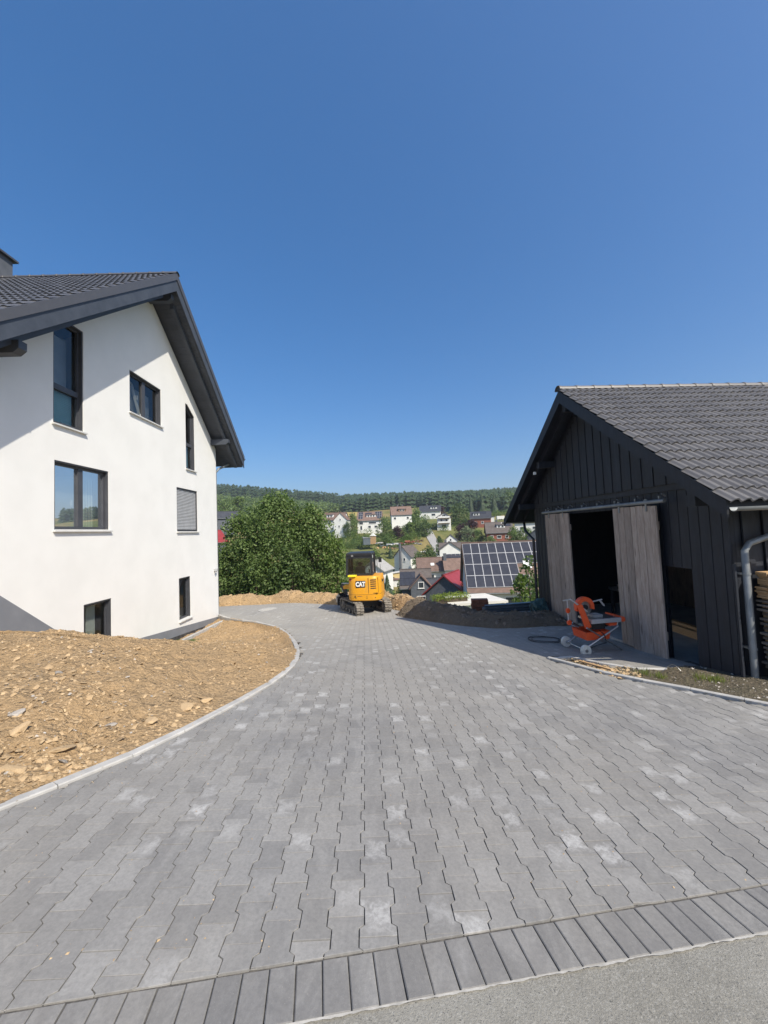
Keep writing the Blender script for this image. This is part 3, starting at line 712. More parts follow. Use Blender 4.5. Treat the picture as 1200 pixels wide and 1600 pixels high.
def gable_wall():
    zb = -2.4; st = .62
    outer = [(A0, zb), (A1, zb), (A1, htop(A1) - st), (HR, HT - st), (A0, htop(A0) - st)]
    polys = [[Vector((a, z, 0)) for a, z in outer]] + [[Vector((a, z, 0)) for a, z in w[::-1]] for w in WIN.values()]
    flat = [p for q in polys for p in q]; tri = tessellate_polygon(polys); mb = MB()
    mb.add([(0, p.x, p.y) for p in flat], [tuple(t) for t in tri])
    for wpoly in WIN.values():
        n = len(wpoly); mb.add([(0, a, z) for a, z in wpoly] + [(-.2, a, z) for a, z in wpoly], [(i, (i + 1) % n, n + (i + 1) % n, n + i) for i in range(n)])
    # other three walls of the block
    X = -11.0
    for (x0, y0, x1, y1, h0) in ((0, A0, X, A0, htop(A0) - st), (X, A1, 0, A1, htop(A1) - st)):
        mb.add([(x0, y0, zb), (x1, y1, zb), (x1, y1, h0), (x0, y0, h0)], [(0, 1, 2, 3)])
    mb.add([(X, a, z) for a, z in outer], [(0, 1, 2, 3, 4)])
    hb(mb, 'wall', M['plaster'])
    pl = MB()      # sloping painted plinth
    for poly in ([(A0, -2.4), (A0, .76), (8.03, -.24), (8.6, -.6), (8.6, -2.4)], [(9.72, -2.4), (9.72, -1.05), (A1, -1.73), (A1, -2.4)]):
        pl.prism(poly, 'x', -.01, .004)
    hb(pl, 'plinth', M['plinth'])
    mm = MB(); mm.prism([(11.2, -2.4), (11.2, -1.5), (A1 + .02, -1.93), (A1 + .02, -2.4)], 'x', .004, .02); hb(mm, 'waterproof_membrane', M['membrane'])
    inn = MB(); inn.add([(-1.5, A0 + .1, -2), (-1.5, A1 - .1, -2), (-1.5, A1 - .1, 4.6), (-1.5, HR, 8), (-1.5, A0 + .1, 4.6)], [(0, 1, 2, 3, 4)])
    for z in (-1.25, 1.45, 3.9): inn.bb(-1.5, -.25, A0 + .1, A1 - .1, z - .25, z)
    hb(inn, 'room_shell', M['room'])
gable_wall()
def hwindow(key, kind, label=None):
    P = WIN[key]; n = len(P); I = inset_convex(P, .075); x0, x1 = -.15, -.085
    root = MB(); ring = []
    v = [(x1, a, z) for a, z in P] + [(x1, a, z) for a, z in I] + [(x0, a, z) for a, z in I]
    root.add(v, [(i, (i + 1) % n, n + (i + 1) % n, n + i) for i in range(n)] + [(n + i, n + (i + 1) % n, 2 * n + (i + 1) % n, 2 * n + i) for i in range(n)])
    J = inset_convex(P, .004); K = inset_convex(P, .03)
    root.add([(x1, a, z) for a, z in K] + [(-.012, a, z) for a, z in K] + [(-.012, a, z) for a, z in J], [(i, (i + 1) % n, n + (i + 1) % n, n + i) for i in range(n) if i or kind == 'shutter'] + [(n + i, n + (i + 1) % n, 2 * n + (i + 1) % n, 2 * n + i) for i in range(n) if i or kind == 'shutter'])
    a0, a1 = min(p[0] for p in P), max(p[0] for p in P); z0, z1 = min(p[1] for p in P), max(p[1] for p in P)
    f = hb(root, 'window', M['anthra'])
    if label: f['label'] = label
    def sub(mb, name, m): o = mb.build(name, m, f); return o
    if kind == 'shutter':
        mb = MB(); k = int((z1 - z0 - .06) / .052)
        for i in range(k): z = z0 + .06 + i * .052; mb.prism([(-.075, z + .003), (-.055, z + .008), (-.05, z + .026), (-.055, z + .046), (-.075, z + .051)], 'y', a0 + .03, a1 - .03)
        mb.v = [(p[0], p[1], p[2]) for p in mb.v]; sub(mb, 'roller_shutter', M['shutter'])
    else:
        mb = MB(); mb.add([(x0 + .02, a, z) for a, z in I], [tuple(range(n))]); sub(mb, 'pane', M['glass'])
    if kind == 'double':
        am = (a0 + a1) / 2; mb = MB(); mb.bb(x0 - .01, x1 + .004, am - .07, am + .07, z0 + .07, z1 - .07); sub(mb, 'mullion', M['anthra'])
        hd = MB(); hd.bb(x0 - .06, x0 - .03, am - .13, am - .105, z0 + .55, z0 + .68); sub(hd, 'handle', M['frame_white'])
    if kind == 'split':
        zm = z0 + (.84 if key == 'W1' else .92); mb = MB(); mb.bb(x0 - .01, x1 + .004, a0 + .06, a1 - .06, zm - .06, zm + .06); sub(mb, 'transom', M['anthra'])
        bl = MB()
        for i in range(18): z = z0 + .08 + i * (zm - z0 - .12) / 18; bl.bb(x0 - .09, x0 - .08, a0 + .06, a1 - .06, z, z + .036)
        sub(bl, 'blind', M['blind'])
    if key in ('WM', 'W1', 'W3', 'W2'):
        mb = MB(); zc = z0 + (.0 if key in ('WM', 'W2') else .9); mb.add([(x0 - .22, a0 + .03, zc), (x0 - .22, a1 - .03, zc), (x0 - .22, a1 - .03, z1 - .25), (x0 - .22, a0 + .03, z1 - .25)], [(0, 1, 2, 3)]); sub(mb, 'pane_lightener', M['lightener'])  # added grey sheet behind the glass, makes the dark pane look lighter
    if key in ('BL', 'BR'):
        mb = MB(); c0 = a0 + (a1 - a0) * (.45 if key == 'BL' else .1); c1 = a0 + (a1 - a0) * (.78 if key == 'BL' else .7)
        nn = 14; mb.add([(x0 - .12 - .02 * (i % 2), c0 + (c1 - c0) * i / nn, z) for i in range(nn + 1) for z in (z0, z1)], [(2 * i, 2 * i + 2, 2 * i + 3, 2 * i + 1) for i in range(nn)]); sub(mb, 'curtain', M['curtain'])
    if key == 'WM':
        mb = MB(); nn = 8; mb.add([(x0 - .2 - .03 * (i % 2), a1 - .42 + .34 * i / nn, z) for i in range(nn + 1) for z in (z0, z1)], [(2 * i, 2 * i + 2, 2 * i + 3, 2 * i + 1) for i in range(nn)]); sub(mb, 'curtain', M['curtain'])
    if key == 'W2':    # one sash tilted inwards
        mb = MB(); mb.add([(x0 + .0, a0 + .09, z0 + .09), (x0, (a0 + a1) / 2 - .06, z0 + .09), (x0 - .25, (a0 + a1) / 2 - .06, z1 - .12), (x0 - .25, a0 + .09, z1 - .12)], [(0, 1, 2, 3)])
        s_ = MB()
        for (p, q) in (((x0, a0 + .1, z0 + .08), (x0 - .25, a0 + .1, z1 - .12)), ((x0, (a0 + a1) / 2 - .08, z0 + .08), (x0 - .25, (a0 + a1) / 2 - .08, z1 - .12)), ((x0 - .25, a0 + .1, z1 - .12), (x0 - .25, (a0 + a1) / 2 - .08, z1 - .12))): s_.bar(p, q, .06, .06, up=(1, 0, 0))
        sub(s_, 'tilted_sash', M['frame_white'])
    if key != 'BL':
        sl = MB(); sl.prism([(x1, z0 + .012), (.06, z0 - .014), (.06, z0 - .045), (-.01, z0 - .045), (x1, z0 - .02)], 'y', a0 - .04, a1 + .06); sub(sl, 'sill', M['sill'])
for k_, kd, lb in (('W1', 'split', 'tall corner-cut window with teal blind'), ('W2', 'double', 'two-sash window with one sash tilted in'), ('W3', 'split', 'narrow corner-cut window under the eave'), ('WM', 'double', 'wide two-sash window'), ('SH', 'shutter', 'window behind closed grey roller shutter'), ('BL', 'single', 'basement window half buried by dirt'), ('BR', 'single', 'narrow basement window')): hwindow(k_, kd, lb)
# roof
VX = .85; HX = -11.0; AE = 17.12; AE2 = 2 * HR - AE
rf = MB()
def hline(dz): return [(AE2, htop(AE2) - dz), (HR, HT - dz), (AE, htop(AE) - dz)]
rf.prism([(AE2 + .02, htop(AE2 + .02) - .03), (HR, HT - .03), (AE - .02, htop(AE - .02) - .03), (AE - .02, htop(AE - .02) - .38), (HR, HT - .46), (AE2 + .02, htop(AE2 + .02) - .38)], 'x', HX, VX - .04)
roofH = hb(rf, 'roof', M['trim'])
so = MB(); cw = .095
def slope_boards(mb, x0, x1, dz0, dz1, sgn):
    nb = int((AE - HR - .1) / cw)
    for i in range(nb):
        t0 = HR + sgn * (.05 + i * cw); t1 = HR + sgn * (.05 + (i + 1) * cw - .006)
        mb.add([(x, a, htop(a) - d) for x in (x0, x1) for a, d in ((t0, dz0), (t1, dz0), (t1, dz1), (t0, dz1))], [(0, 1, 5, 4), (1, 2, 6, 5), (2, 3, 7, 6), (3, 0, 4, 7), (0, 3, 2, 1), (4, 5, 6, 7)])
for sg in (-1, 1): slope_boards(so, -.05, VX - .05, .475, .50, sg)
sof = so.build('soffit_boards', M['trim'], roofH)
for sg in (-1, 1):
    bb_ = MB(); e = HR + sg * (AE - HR)
    bb_.prism([(HR, HT - .10), (HR, HT - .52), (e, htop(e) - .47), (e, htop(e) - .10)], 'x', VX - .035, VX - .005 + (.001 if sg > 0 else 0)); bb_.build('barge_board', M['trim'], roofH)
    vt = MB(); vt.prism([(HR, HT + .05), (HR, HT - .17), (e, htop(e) - .15), (e, htop(e) + .05)], 'x', VX - .01, VX + .02 + (.001 if sg > 0 else 0)); vt.build('verge_tile', M['htile'], roofH)
    ra = MB(); a0, a1 = HR + sg * .3, HR + sg * 5.5; ra.add([(x, a, htop(a) - d) for x in (.48, .60) for a, d in ((a0, .49), (a1, .49), (a1, .66), (a0, .66))], [(0, 1, 5, 4), (1, 2, 6, 5), (2, 3, 7, 6), (3, 0, 4, 7), (0, 3, 2, 1), (4, 5, 6, 7)]); ra.build('rafter', M['trim'], roofH)
for a in (HR - 4.95, HR, HR + 4.3):
    pu_ = MB(); z = htop(a) - .66; pu_.prism([(-.1, z + .02), (-.1, z - .20), (.62, z - .20), (.72, z - .12), (.72, z + .02)], 'y', a - .08, a + .08); pu_.build('purlin_end', M['trim'], roofH)
ht_me = tile_mesh('tile', M['htile'], .024)
def hvis(p): return -p.x * 1.0 + abs(p.y - 8.5) * .25
tile_roof(roofH, ht_me, M['htile'], HX, VX - .05, AE2, HR, htop(AE2), HM, -1, 300, hvis)
tile_roof(roofH, ht_me, M['htile'], HX, VX - .05, AE, HR, htop(AE), HM, 1, 0)
capm = cap_mesh('ridge_tile', M['htile'])
for i in range(29): link('ridge_tile', capm, roofH, (VX - .4 - i * .4, HR, HT - .01), (0, 0, 0))
gt = MB(); n_ = 9; zz = htop(AE)
gt.loft([[(x, AE + .07 + .075 * math.cos(math.pi + math.pi * i / (n_ - 1)), zz - .02 + .075 * math.sin(math.pi + math.pi * i / (n_ - 1))) for i in range(n_)] for x in (HX, VX + .01)], cap=False, close=False); hb(gt, 'gutter', M['anthra'], smooth=True)
dp = MB(); dp.tube([(.3, AE + .05, zz - .08), (.28, AE - .05, zz - .25), (.05, A1 + .16, zz - .62), (-.06, A1 + .09, zz - .8), (-.06, A1 + .09, -1.8)], .045, 10); hb(dp, 'downpipe', M['zinc'], smooth=True)
wl_ = MB(); wl_.bb(.0, .12, 15.72, 15.84, .18, .27); wl_.tube([(.06, 15.78, .18), (.06, 15.78, .1)], .05, 8); hb(wl_, 'wall_lamp', M['shutter'])
ch = MB(); ch.bb(-5.35, -4.42, HR - .35, HR + .35, 9.2, 10.45); chim = hb(ch, 'chimney', M['slate'])
cc = MB(); cc.bb(-5.45, -4.32, HR - .45, HR + .45, 10.45, 10.51); cc.build('chimney_cap', M['anthra'], chim)
# narrow concrete edging along the wall foot
eg = setp(empty('edging', (-6.4, 13.5, -1.8)), kind='structure')
for i in range(11):
    y = 10.7 + i * .48; mb = MB(); x = wallx(y) + .42; x2 = wallx(y + .475) + .42
    mb.loft([[(xx, yy, z_) for xx, z_ in ((bx, zt - .3), (bx + .11, zt - .3), (bx + .11, zt), (bx, zt))] for bx, yy, zt in ((x, y, interp([(10.7, -1.36), (12, -1.6), (16, -1.76)], y)), (x2, y + .475, interp([(10.7, -1.36), (12, -1.6), (16, -1.76)], y + .475)))])
    o = mb.build('edging_stone', M['kerb'], eg); o.location = -Vector(eg.location)
# manhole cover in the far paving
mh = MB(); mx, my = -5.0, 16.3
mh.tube([(mx, my, G(mx, my) - .05), (mx, my, G(mx, my) + .008)], .42, 28)
mhc = thing('manhole_cover', 'pale round manhole cover set in the paving near the house corner', 'manhole cover', (mx, my, G(mx, my)))
o = mh.build('cover_ring', M['kerb'], mhc); o.location = -Vector(mhc.location)
mh = MB(); mh.tube([(mx, my, G(mx, my)), (mx, my, G(mx, my) + .014)], .31, 28); o = mh.build('cover_plate', M['mortar'], mhc); o.location = -Vector(mhc.location)

# ------------------------------------------------------------------ the black barn on the right
BR_ = 3.70; BT = 4.55; BM = .745; BZ = -.84
def btop(a): return BT - BM * abs(a - BR_)
barn = thing('barn', 'black timber barn with grey tiled gable roof and open sliding doors on the right', 'barn', (4.85 - .06 * BR_, 4.85 + BR_, BZ), .06)
BO = Vector((0, -BR_, -BZ))
def bb2(mb, name, m, **k): o = mb.build(name, m, barn, **k); o.location = BO; return o
B0, B1 = .52, 6.5; BX = 9.0
unit = MB().box((0, 0, 0), (1, 1, 1)).mesh('board', M['blackwood'])
def board(parent, x0, x1, a0, a1, z0, z1, me=unit, name='board', base=None):
    return link(name, me, parent, Vector(((x0 + x1) / 2, (a0 + a1) / 2, (z0 + z1) / 2)) + (BO if parent is barn else Vector((0, 0, 0))), None, (abs(x1 - x0), abs(a1 - a0), z1 - z0))
# backing skin with the door opening, sides and back
OP0, OP1, OPZ = 2.35, 4.75, 1.78
sk = MB(); st = .48
outer = [(B0, BZ - .5), (B1, BZ - .5), (B1, btop(B1) - st), (BR_, BT - st), (B0, btop(B0) - st)]
holes = [[(OP0, BZ - .0), (OP1, BZ - .0), (OP1, OPZ), (OP0, OPZ)], [(1.2, BZ + .02), (1.75, BZ + .02), (1.75, .76), (1.2, .76)]]
polys = [[Vector((a, z, 0)) for a, z in outer]] + [[Vector((a, z, 0)) for a, z in h[::-1]] for h in holes]
flat = [p for q in polys for p in q]; tri = tessellate_polygon(polys)
for X in (.0, .06): sk.add([(X, p.x, p.y) for p in flat], [tuple(t) for t in tri])
bb2(sk, 'wall_backing', M['blackwood'])
sd = MB(); sd.bb(.02, BX, B0 + .03, B0 + .06, BZ - .5, btop(B0) - .42); bb2(sd, 'side_wall', M['blackwood']); sd = MB(); sd.bb(.02, BX, B1 - .06, B1 - .03, BZ - .5, btop(B1) - .42); bb2(sd, 'side_wall', M['blackwood'])
bk = MB(); bk.prism(outer, 'x', BX, BX + .05); bb2(bk, 'back_wall', M['blackwood']); bk = MB(); bk.bb(3.6, 3.64, B0 + .1, B1 - .1, BZ, 2.2); bb2(bk, 'inner_partition', M['innerwood'])
fl = MB(); fl.bb(-.02, BX, B0 + .05, B1 - .05, BZ - .6, BZ + .0); bb2(fl, 'floor_slab', M['concrete'])
fd = MB(); fd.bb(-.10, .02, OP1, B1 + .05, BZ - .7, BZ - .02); fd.bb(-.06, .02, B0 - .04, OP0, BZ - .6, BZ - .02); bb2(fd, 'foundation', M['concrete'])
rp_ = MB(); rp_.prism([(-.1, BZ - .05), (-.75, BZ - .35), (-.75, BZ - .6), (-.1, BZ - .6)], 'y', 5.6, 7.0); bb2(rp_, 'concrete_ramp', M['concrete'])
# gable cladding: lower boards and upper proud boards
bw = .132
for low, bw in ((True, .092), (False, .135)):
    a = B0; k = 0
    while a < B1 - .02:
        a1 = min(a + bw, B1); mid = (a + a1) / 2
        if low:
            pr = .007 if k % 2 else .0; segs = [(BZ - .04, 2.12)]
            if OP0 - .02 < mid < OP1 + .02: segs = [(OPZ, 2.12)]
            elif 1.2 < mid < 1.75: segs = [(.76, 2.12)]
            for s0, s1 in segs: board(barn, -.024 - pr, -.001 - pr, a + .0015, a1 - .0015, s0, s1)
        else:
            pr = .014 if k % 2 else .0; z1 = btop(mid) - .36
            if z1 > 2.2: board(barn, -.086 - pr, -.062 - pr, a + .0015, a1 - .0015, 2.13 - random.uniform(0, .01), z1)
        a += bw; k += 1
bt_ = MB(); bt_.bb(-.06, 0, B0, B1, 2.02, 2.13); bt_.bb(-.062, -.004, B0, B1, 2.13, 2.2); bb2(bt_, 'belt_beam', M['blackwood'])
# corner posts and side cladding (faces the road)
x = .0; k = 0
while x < 4.6:
    pr = .03 if k % 2 else 0
    board(barn, x + .004, x + .15, B0 + .002 - pr, B0 + .026 - pr, BZ - .05, btop(B0) - .42); x += .155; k += 1
for i, x in enumerate((-.06, .16)): board(barn, x, x + .03, B0 - .075, B0 - .045, BZ - .02, .9 + .02 * i)
# roof
BVX = -.6; BE0 = -.05; BE1 = 2 * BR_ - BE0
r_ = MB(); r_.prism([(BE0 + .02, btop(BE0 + .02) - .03), (BR_, BT - .03), (BE1 - .02, btop(BE1 - .02) - .03), (BE1 - .02, btop(BE1 - .02) - .12), (BR_, BT - .14), (BE0 + .02, btop(BE0 + .02) - .12)], 'x', BVX + .03, BX + .6)
roofB = bb2(r_, 'roof', M['blackwood'])
for sg in (-1, 1):
    e = BR_ + sg * (BR_ - BE0); g_ = MB(); g_.prism([(BR_, BT - .02), (BR_, BT - .30), (e, btop(e) - .22), (e, btop(e) - .0)], 'x', BVX, BVX + .03 + (.001 if sg > 0 else 0)); g_.build('barge_board', M['blackwood'], roofB)
    for x in (-.02, -.33):
        ra = MB(); a0, a1 = BR_ + sg * .05, BR_ + sg * 3.45; ra.add([(xx, a, btop(a) - d) for xx in (x - .05, x + .05) for a, d in ((a0, .14), (a1, .14), (a1, .32), (a0, .32))], [(0, 1, 5, 4), (1, 2, 6, 5), (2, 3, 7, 6), (3, 0, 4, 7), (0, 3, 2, 1), (4, 5, 6, 7)]); ra.build('rafter', M['blackwood'], roofB)
for a in (B0 + .05, BR_, B1 - .05, 5.1):
    q = MB(); z = btop(a) - .34; q.bb(-.5, .2, a - .07, a + .07, z - .16, z); q.build('purlin_end', M['blackwood'], roofB)
bt_me = tile_mesh('tile', M['btile'], .045, .3, .31)
tile_roof(roofB, bt_me, M['btile'], BVX - .02, BX + .55, BE0 - .06, BR_, btop(BE0 - .06), BM, -1, 300, lambda p: p.x + max(0, p.y - 1) * .35, .275)
tile_roof(roofB, bt_me, M['btile'], BVX - .02, BX + .55, BE1 + .06, BR_, btop(BE1 + .06), BM, 1, 0, None, .275)
capb = cap_mesh('ridge_tile', M['btile'], .4, .11)
for i in range(25): link('ridge_tile', capb, roofB, (BVX - .02 + i * .4, BR_, BT - .005), (0, 0, 0))
for (e, sg) in ((BE0 - .08, -1), (BE1 + .08, 1)):
    g_ = MB(); zz = btop(e) - .02; n_ = 9
    g_.loft([[(x, e + sg * .04 + .052 * math.cos(math.pi + math.pi * i / (n_ - 1)), zz - .01 + .052 * math.sin(math.pi + math.pi * i / (n_ - 1))) for i in range(n_)] for x in (BVX - .03, BX + .6)], cap=False, close=False); bb2(g_, 'gutter', M['zinc'], smooth=True)
zz = btop(BE0) - .12
d_ = MB(); d_.tube([(2.2, BE0 - .13, zz), (2.15, BE0 - .13, zz - .12), (1.9, B0 - .3, zz - .26), (.40, B0 - .16, 1.27), (.14, B0 - .12, 1.18), (.06, B0 - .12, 1.08), (.06, B0 - .12, BZ + .1)], .042, 12); dpo = bb2(d_, 'downpipe', M['zinc'], smooth=True)
for z in (-.25, .75):
    c_ = MB(); c_.tube([(.06, B0 - .12, z), (.06, B0 - .12, z + .03)], .048, 12); c_.bb(.04, .08, B0 - .12, B0, z, z + .03); c_.build('pipe_clamp', M['zinc'], dpo)
d_ = MB(); d_.tube([(.1, BE1 + .1, 1.62), (.05, BE1 - .1, 1.35), (-.05, B1 + .1, 1.12), (-.05, B1 + .08, -1.2)], .04, 8); bb2(d_, 'downpipe', M['black_metal'], smooth=True)
lp = MB(); lp.bb(-.56, -.51, 5.2, 5.27, 2.86, 2.93); bb2(lp, 'gable_lamp', M['bulb'])
# sliding door rail and the two doors of upright planks
rl = MB(); rl.tube([(-.2, 1.40, 1.855), (-.2, 5.62, 1.855)], .032, 10); rail = bb2(rl, 'door_rail', M['zinc'], smooth=True)
for i in range(8):
    a = 1.5 + i * .56; q = MB(); q.bb(-.215, -.09, a - .012, a + .012, 1.86, 1.90); q.bb(-.215, -.19, a - .012, a + .012, 1.86, 1.94); q.tube([(-.09, a, 1.93), (-.16, a, 1.98)], .012, 6); q.build('rail_bracket', M['zinc'], rail)
uplank = MB().box((0, 0, 0), (1, 1, 1)).mesh('plank', M['greywood'])
def door(a0, a1, n, lean, label):
    d = empty('sliding_door', (0, 0, 0), 0, barn); d.location = BO + Vector((-.17, (a0 + a1) / 2, 1.80)); d.rotation_euler = (lean, R(-.8), 0); d['label'] = label
    ws = [random.uniform(.8, 1.2) for _ in range(n)]; s_ = sum(ws); a = -(a1 - a0) / 2
    for w_ in ws:
        wd = (a1 - a0) * w_ / s_; h = 2.62 + random.uniform(-.02, .03)
        link('plank', uplank, d, (random.uniform(-.003, .003), a + wd / 2, -h / 2 - random.uniform(-.012, .012)), (random.gauss(0, .0015), 0, 0), (.032, wd - .009, h)); a += wd
    for z in (-.35, -2.2):
        q = MB(); q.bb(.02, .055, -(a1 - a0) / 2 + .03, (a1 - a0) / 2 - .03, z - .07, z + .07); q.build('ledge', M['greywood'], d)
    for a in (-.35, .35):
        q = MB(); q.bb(-.03, -.022, a - .02, a + .02, -.1, .1); q.tube([(-.03, a, .08), (-.01, a, .08)], .04, 10); q.build('hanger', M['zinc'], d)
door(1.62, 2.73, 7, R(.4), 'wider right sliding door of weathered planks')
door(4.36, 5.54, 6, R(-.2), 'left sliding door of weathered planks')
# things inside and beside the barn
def bw_(x, a, z): return barn.matrix_basis @ (Vector((x, a, z)) + BO)
for i, (a, n) in enumerate(((3.25, 0), (3.13, 1), (3.0, 2))):
    t_ = thing('ceiling_bulb', ['leftmost of three white bulbs above the barn door opening', 'middle of three white bulbs above the barn door opening', 'rightmost of three white bulbs above the barn door opening'][i], 'bulb', bw_(.25, a, 1.60), 0, 'bulbs in the barn doorway')
    q = MB(); q.tube([(0, 0, -.045), (0, 0, -.03), (0, 0, 0), (0, 0, .025)], [.008, .026, .03, .014], 10); q.build('globe', M['bulb'], t_, smooth=True)
    q = MB(); q.tube([(0, 0, .025), (0, 0, .06)], .014, 8); q.build('socket', M['black_metal'], t_)
sl_ = thing('timber_beam', 'brown timber beam lying on the barn floor behind the doorway', 'beam', bw_(1.5, 3.3, BZ))
for i in range(2): MB().bb(-.1 + i * .12, .01 + i * .12, -1.3, 1.2, 0, .14 + .05 * i).build('timber', M['lumber'], sl_)
wb = thing('workbench', 'dim grey workbench with a clamp inside the barn', 'workbench', bw_(1.2, 4.2, BZ))
MB().bb(-.3, .3, -.5, .5, .72, .78).build('bench_top', M['steel'], wb)
for sx in (-1, 1):
    for sy in (-1, 1): MB().bb(sx * .25 - .03, sx * .25 + .03, sy * .45 - .03, sy * .45 + .03, 0, .72).build('leg', M['black_metal'], wb)
MB().tube([(-.2, -.5, .82), (-.2, .3, .84)], .02, 8).build('clamp_bar', M['steel'], wb)
bu = thing('bucket', 'small pale bucket on the barn floor', 'bucket', bw_(1.9, 2.85, BZ + .001))
MB().tube([(0, 0, 0), (0, 0, .26)], [.10, .13], 14, True).build('pail', M['white_pl'], bu); MB().tube([(.13 * math.cos(t), 0, .26 + .12 * math.sin(t)) for t in np.linspace(0, math.pi, 9)], .006, 6).build('handle', M['steel'], bu)
# lumber stack against the road side
ls = thing('lumber_stack', 'stack of sawn boards on spacers against the barn side wall', 'lumber', (5.06, 4.98, -.62), .06)
ul = MB().box((0, 0, 0), (1, 1, 1)).mesh('board', M['lumber']); uo = MB().box((0, 0, 0), (1, 1, 1)).mesh('board', M['oldlumber'])
z = .12; lay = 0
MB().bb(.05, .2, 0, .3, -.05, .12).build('bearer', M['oldlumber'], ls); MB().bb(2.0, 2.15, 0, .3, -.05, .12).build('bearer', M['oldlumber'], ls)
while z < 1.40:
    th = .03 if lay < 13 else .022; fresh = z > 1.05
    for r in range(2): link('board', ul if fresh else uo, ls, (1.25 + random.uniform(-.04, .04), .08 + r * .155, z + th / 2), (0, 0, random.gauss(0, .004)), (2.5, .145, th))
    z += th
    if not fresh:
        for xs in (.08, .9, 1.7, 2.4): link('spacer', ul, ls, (xs, .16, z + .016), None, (.05, .3, .032))
        z += .034
    else: z += .003
    lay += 1

# ------------------------------------------------------------------ mini excavator
EX = Vector((-.86, 14.72, 0)); EX.z = G(EX.x, EX.y)
exc = thing('mini_excavator', 'yellow mini excavator with black cab parked at the end of the driveway', 'excavator', EX, 0)
def track(sx):
    t = empty('track_assembly', (0, 0, 0), R(27), exc)
    cx = sx * .56; L = 1.72; r = .235; wd = .27; n = 44
    loop = []
    per = 2 * (L - 2 * r) + 2 * math.pi * r
    def pt(s, rr):
        s %= per; st = L - 2 * r
        if s < st: return (-st / 2 + s, r - rr, 0)
        s -= st
        if s < math.pi * r: a = s / r; return (st / 2 + rr * math.sin(a), r - rr * math.cos(a), a)
        s -= math.pi * r
        if s < st: return (st / 2 - s, r + rr, math.pi)
        a = (s - st) / r; return (-st / 2 - rr * math.sin(a), r + rr * math.cos(a), math.pi + a)
    belt = MB(); ring = [pt(i * per / n, r) for i in range(n)]; inner = [pt(i * per / n, r - .03) for i in range(n)]
    v = []
    for P in (ring, inner):
        for x_ in (cx - wd / 2, cx + wd / 2): v += [(x_, p[0], p[1]) for p in P]
    f = []
    for i in range(n):
        j = (i + 1) % n; f += [(i, j, n + j, n + i), (2 * n + i, 3 * n + i, 3 * n + j, 2 * n + j), (i, 2 * n + i, 2 * n + j, j), (n + i, n + j, 3 * n + j, 3 * n + i)]
    belt.add(v, f); b = belt.build('rubber_track', M['trackrub'], t)
    gr = MB()
    for i in range(n):
        p = pt(i * per / n, r); q = pt(i * per / n, r + .028); d = (Vector((q[0] - p[0], q[1] - p[1]))); tt = Vector((-d.y, d.x)).normalized() * .022
        for k, (xa, xb) in enumerate(((cx - wd / 2, cx - .01), (cx + .01, cx + wd / 2))):
            o_ = tt * (.6 if k else -.6); gr.loft([[(x_, p[0] + s * tt.x + o_.x, p[1] + s * tt.y + o_.y) for s in (-1, 1)] + [(x_, q[0] + s * tt.x * .7 + o_.x, q[1] + s * tt.y * .7 + o_.y) for s in (1, -1)] for x_ in (xa, xb)])
    gr.build('track_lugs', M['trackrub'], t)
    fr = MB(); fr.bb(cx - .07, cx + .07, -.55, .55, .15, .33); fr.bb(cx - .10, cx + .10, -.5, .5, .26, .31); fr.build('track_frame', M['black_metal'], t)
    for y_, rr, nm in ((-.62, .17, 'idler'), (.62, .17, 'sprocket')):
        w_ = MB(); w_.tube([(cx - .09, y_, r), (cx + .09, y_, r)], rr, 18); w_.tube([(cx - .12, y_, r), (cx + .12, y_, r)], .07, 12); w_.build(nm, M['trackmet'], t, smooth=True)
    for y_ in (-.32, 0, .32):
        w_ = MB(); w_.tube([(cx - .09, y_, .10), (cx + .09, y_, .10)], .07, 12); w_.build('roller', M['trackmet'], t, smooth=True)
M['trackrub'] = gm('dusty_track_rubber', (.12, .105, .085), (.25, .225, .19), 9, .9, bs=.3)
M['trackmet'] = gm('dusty_metal', (.09, .08, .07), (.2, .18, .155), 9, .8)
track(-1); track(1)
cf = MB(); cf.bb(-.45, .45, -.28, .28, .24, .44); cf.tube([(0, 0, .40), (0, 0, .56)], .33, 20)
u_ = cf.build('undercarriage', M['black_metal'], exc, rot=(0, 0, R(27)))
bl_ = MB(); bl_.loft([[(x_, .98 + dy, z_) for dy, z_ in ((.0, .02), (.07, .08), (.05, .2), (.09, .36), (.05, .36), (.0, .2), (.02, .08), (-.03, .02))] for x_ in (-.68, .68)])
for sx in (-1, 1): bl_.bar((sx * .3, .25, .3), (sx * .3, .99, .22), .08, .1)
bl_.build('dozer_blade', M['black_metal'], exc, rot=(0, 0, R(27)), loc=(-.05, 0, .12))
UP = empty('upper_structure', (.1, -.1, 0), R(-5), exc)
def rear(z, k=1.0, dy=0.0):
    P = []
    for i in range(17):
        t = math.pi + math.pi * i / 16; c, s_ = math.cos(t), math.sin(t)
        P.append((.63 * k * math.copysign(abs(c) ** .45, c), -.12 + .66 * k * math.copysign(abs(s_) ** .62, s_) + dy, z))
    return P + [(.63 * k, .42, z), (-.63 * k, .42, z)]
cw_ = MB(); cw_.loft([rear(.53, .93), rear(.56, .985), rear(.74, 1.0), rear(.755, 1.0)]); body = cw_.build('counterweight', M['yellow'], UP, smooth=True)
hd = MB(); hd.loft([rear(.765, .99), rear(.80, .99), rear(1.22, .975), rear(1.36, .95), rear(1.395, .91)]); hood = hd.build('engine_hood', M['yellow'], UP, smooth=True)
sm_ = MB(); sm_.loft([rear(.75, .985), rear(.77, .985)]); sm_.build('panel_seam', M['black_metal'], UP)
def on_rear(x_, z_, k=.985):
    t = math.acos(max(-1, min(1, math.copysign((abs(x_) / (.63 * k)) ** (1 / .45), x_)))); return -.12 - .66 * k * math.sin(t) ** .62
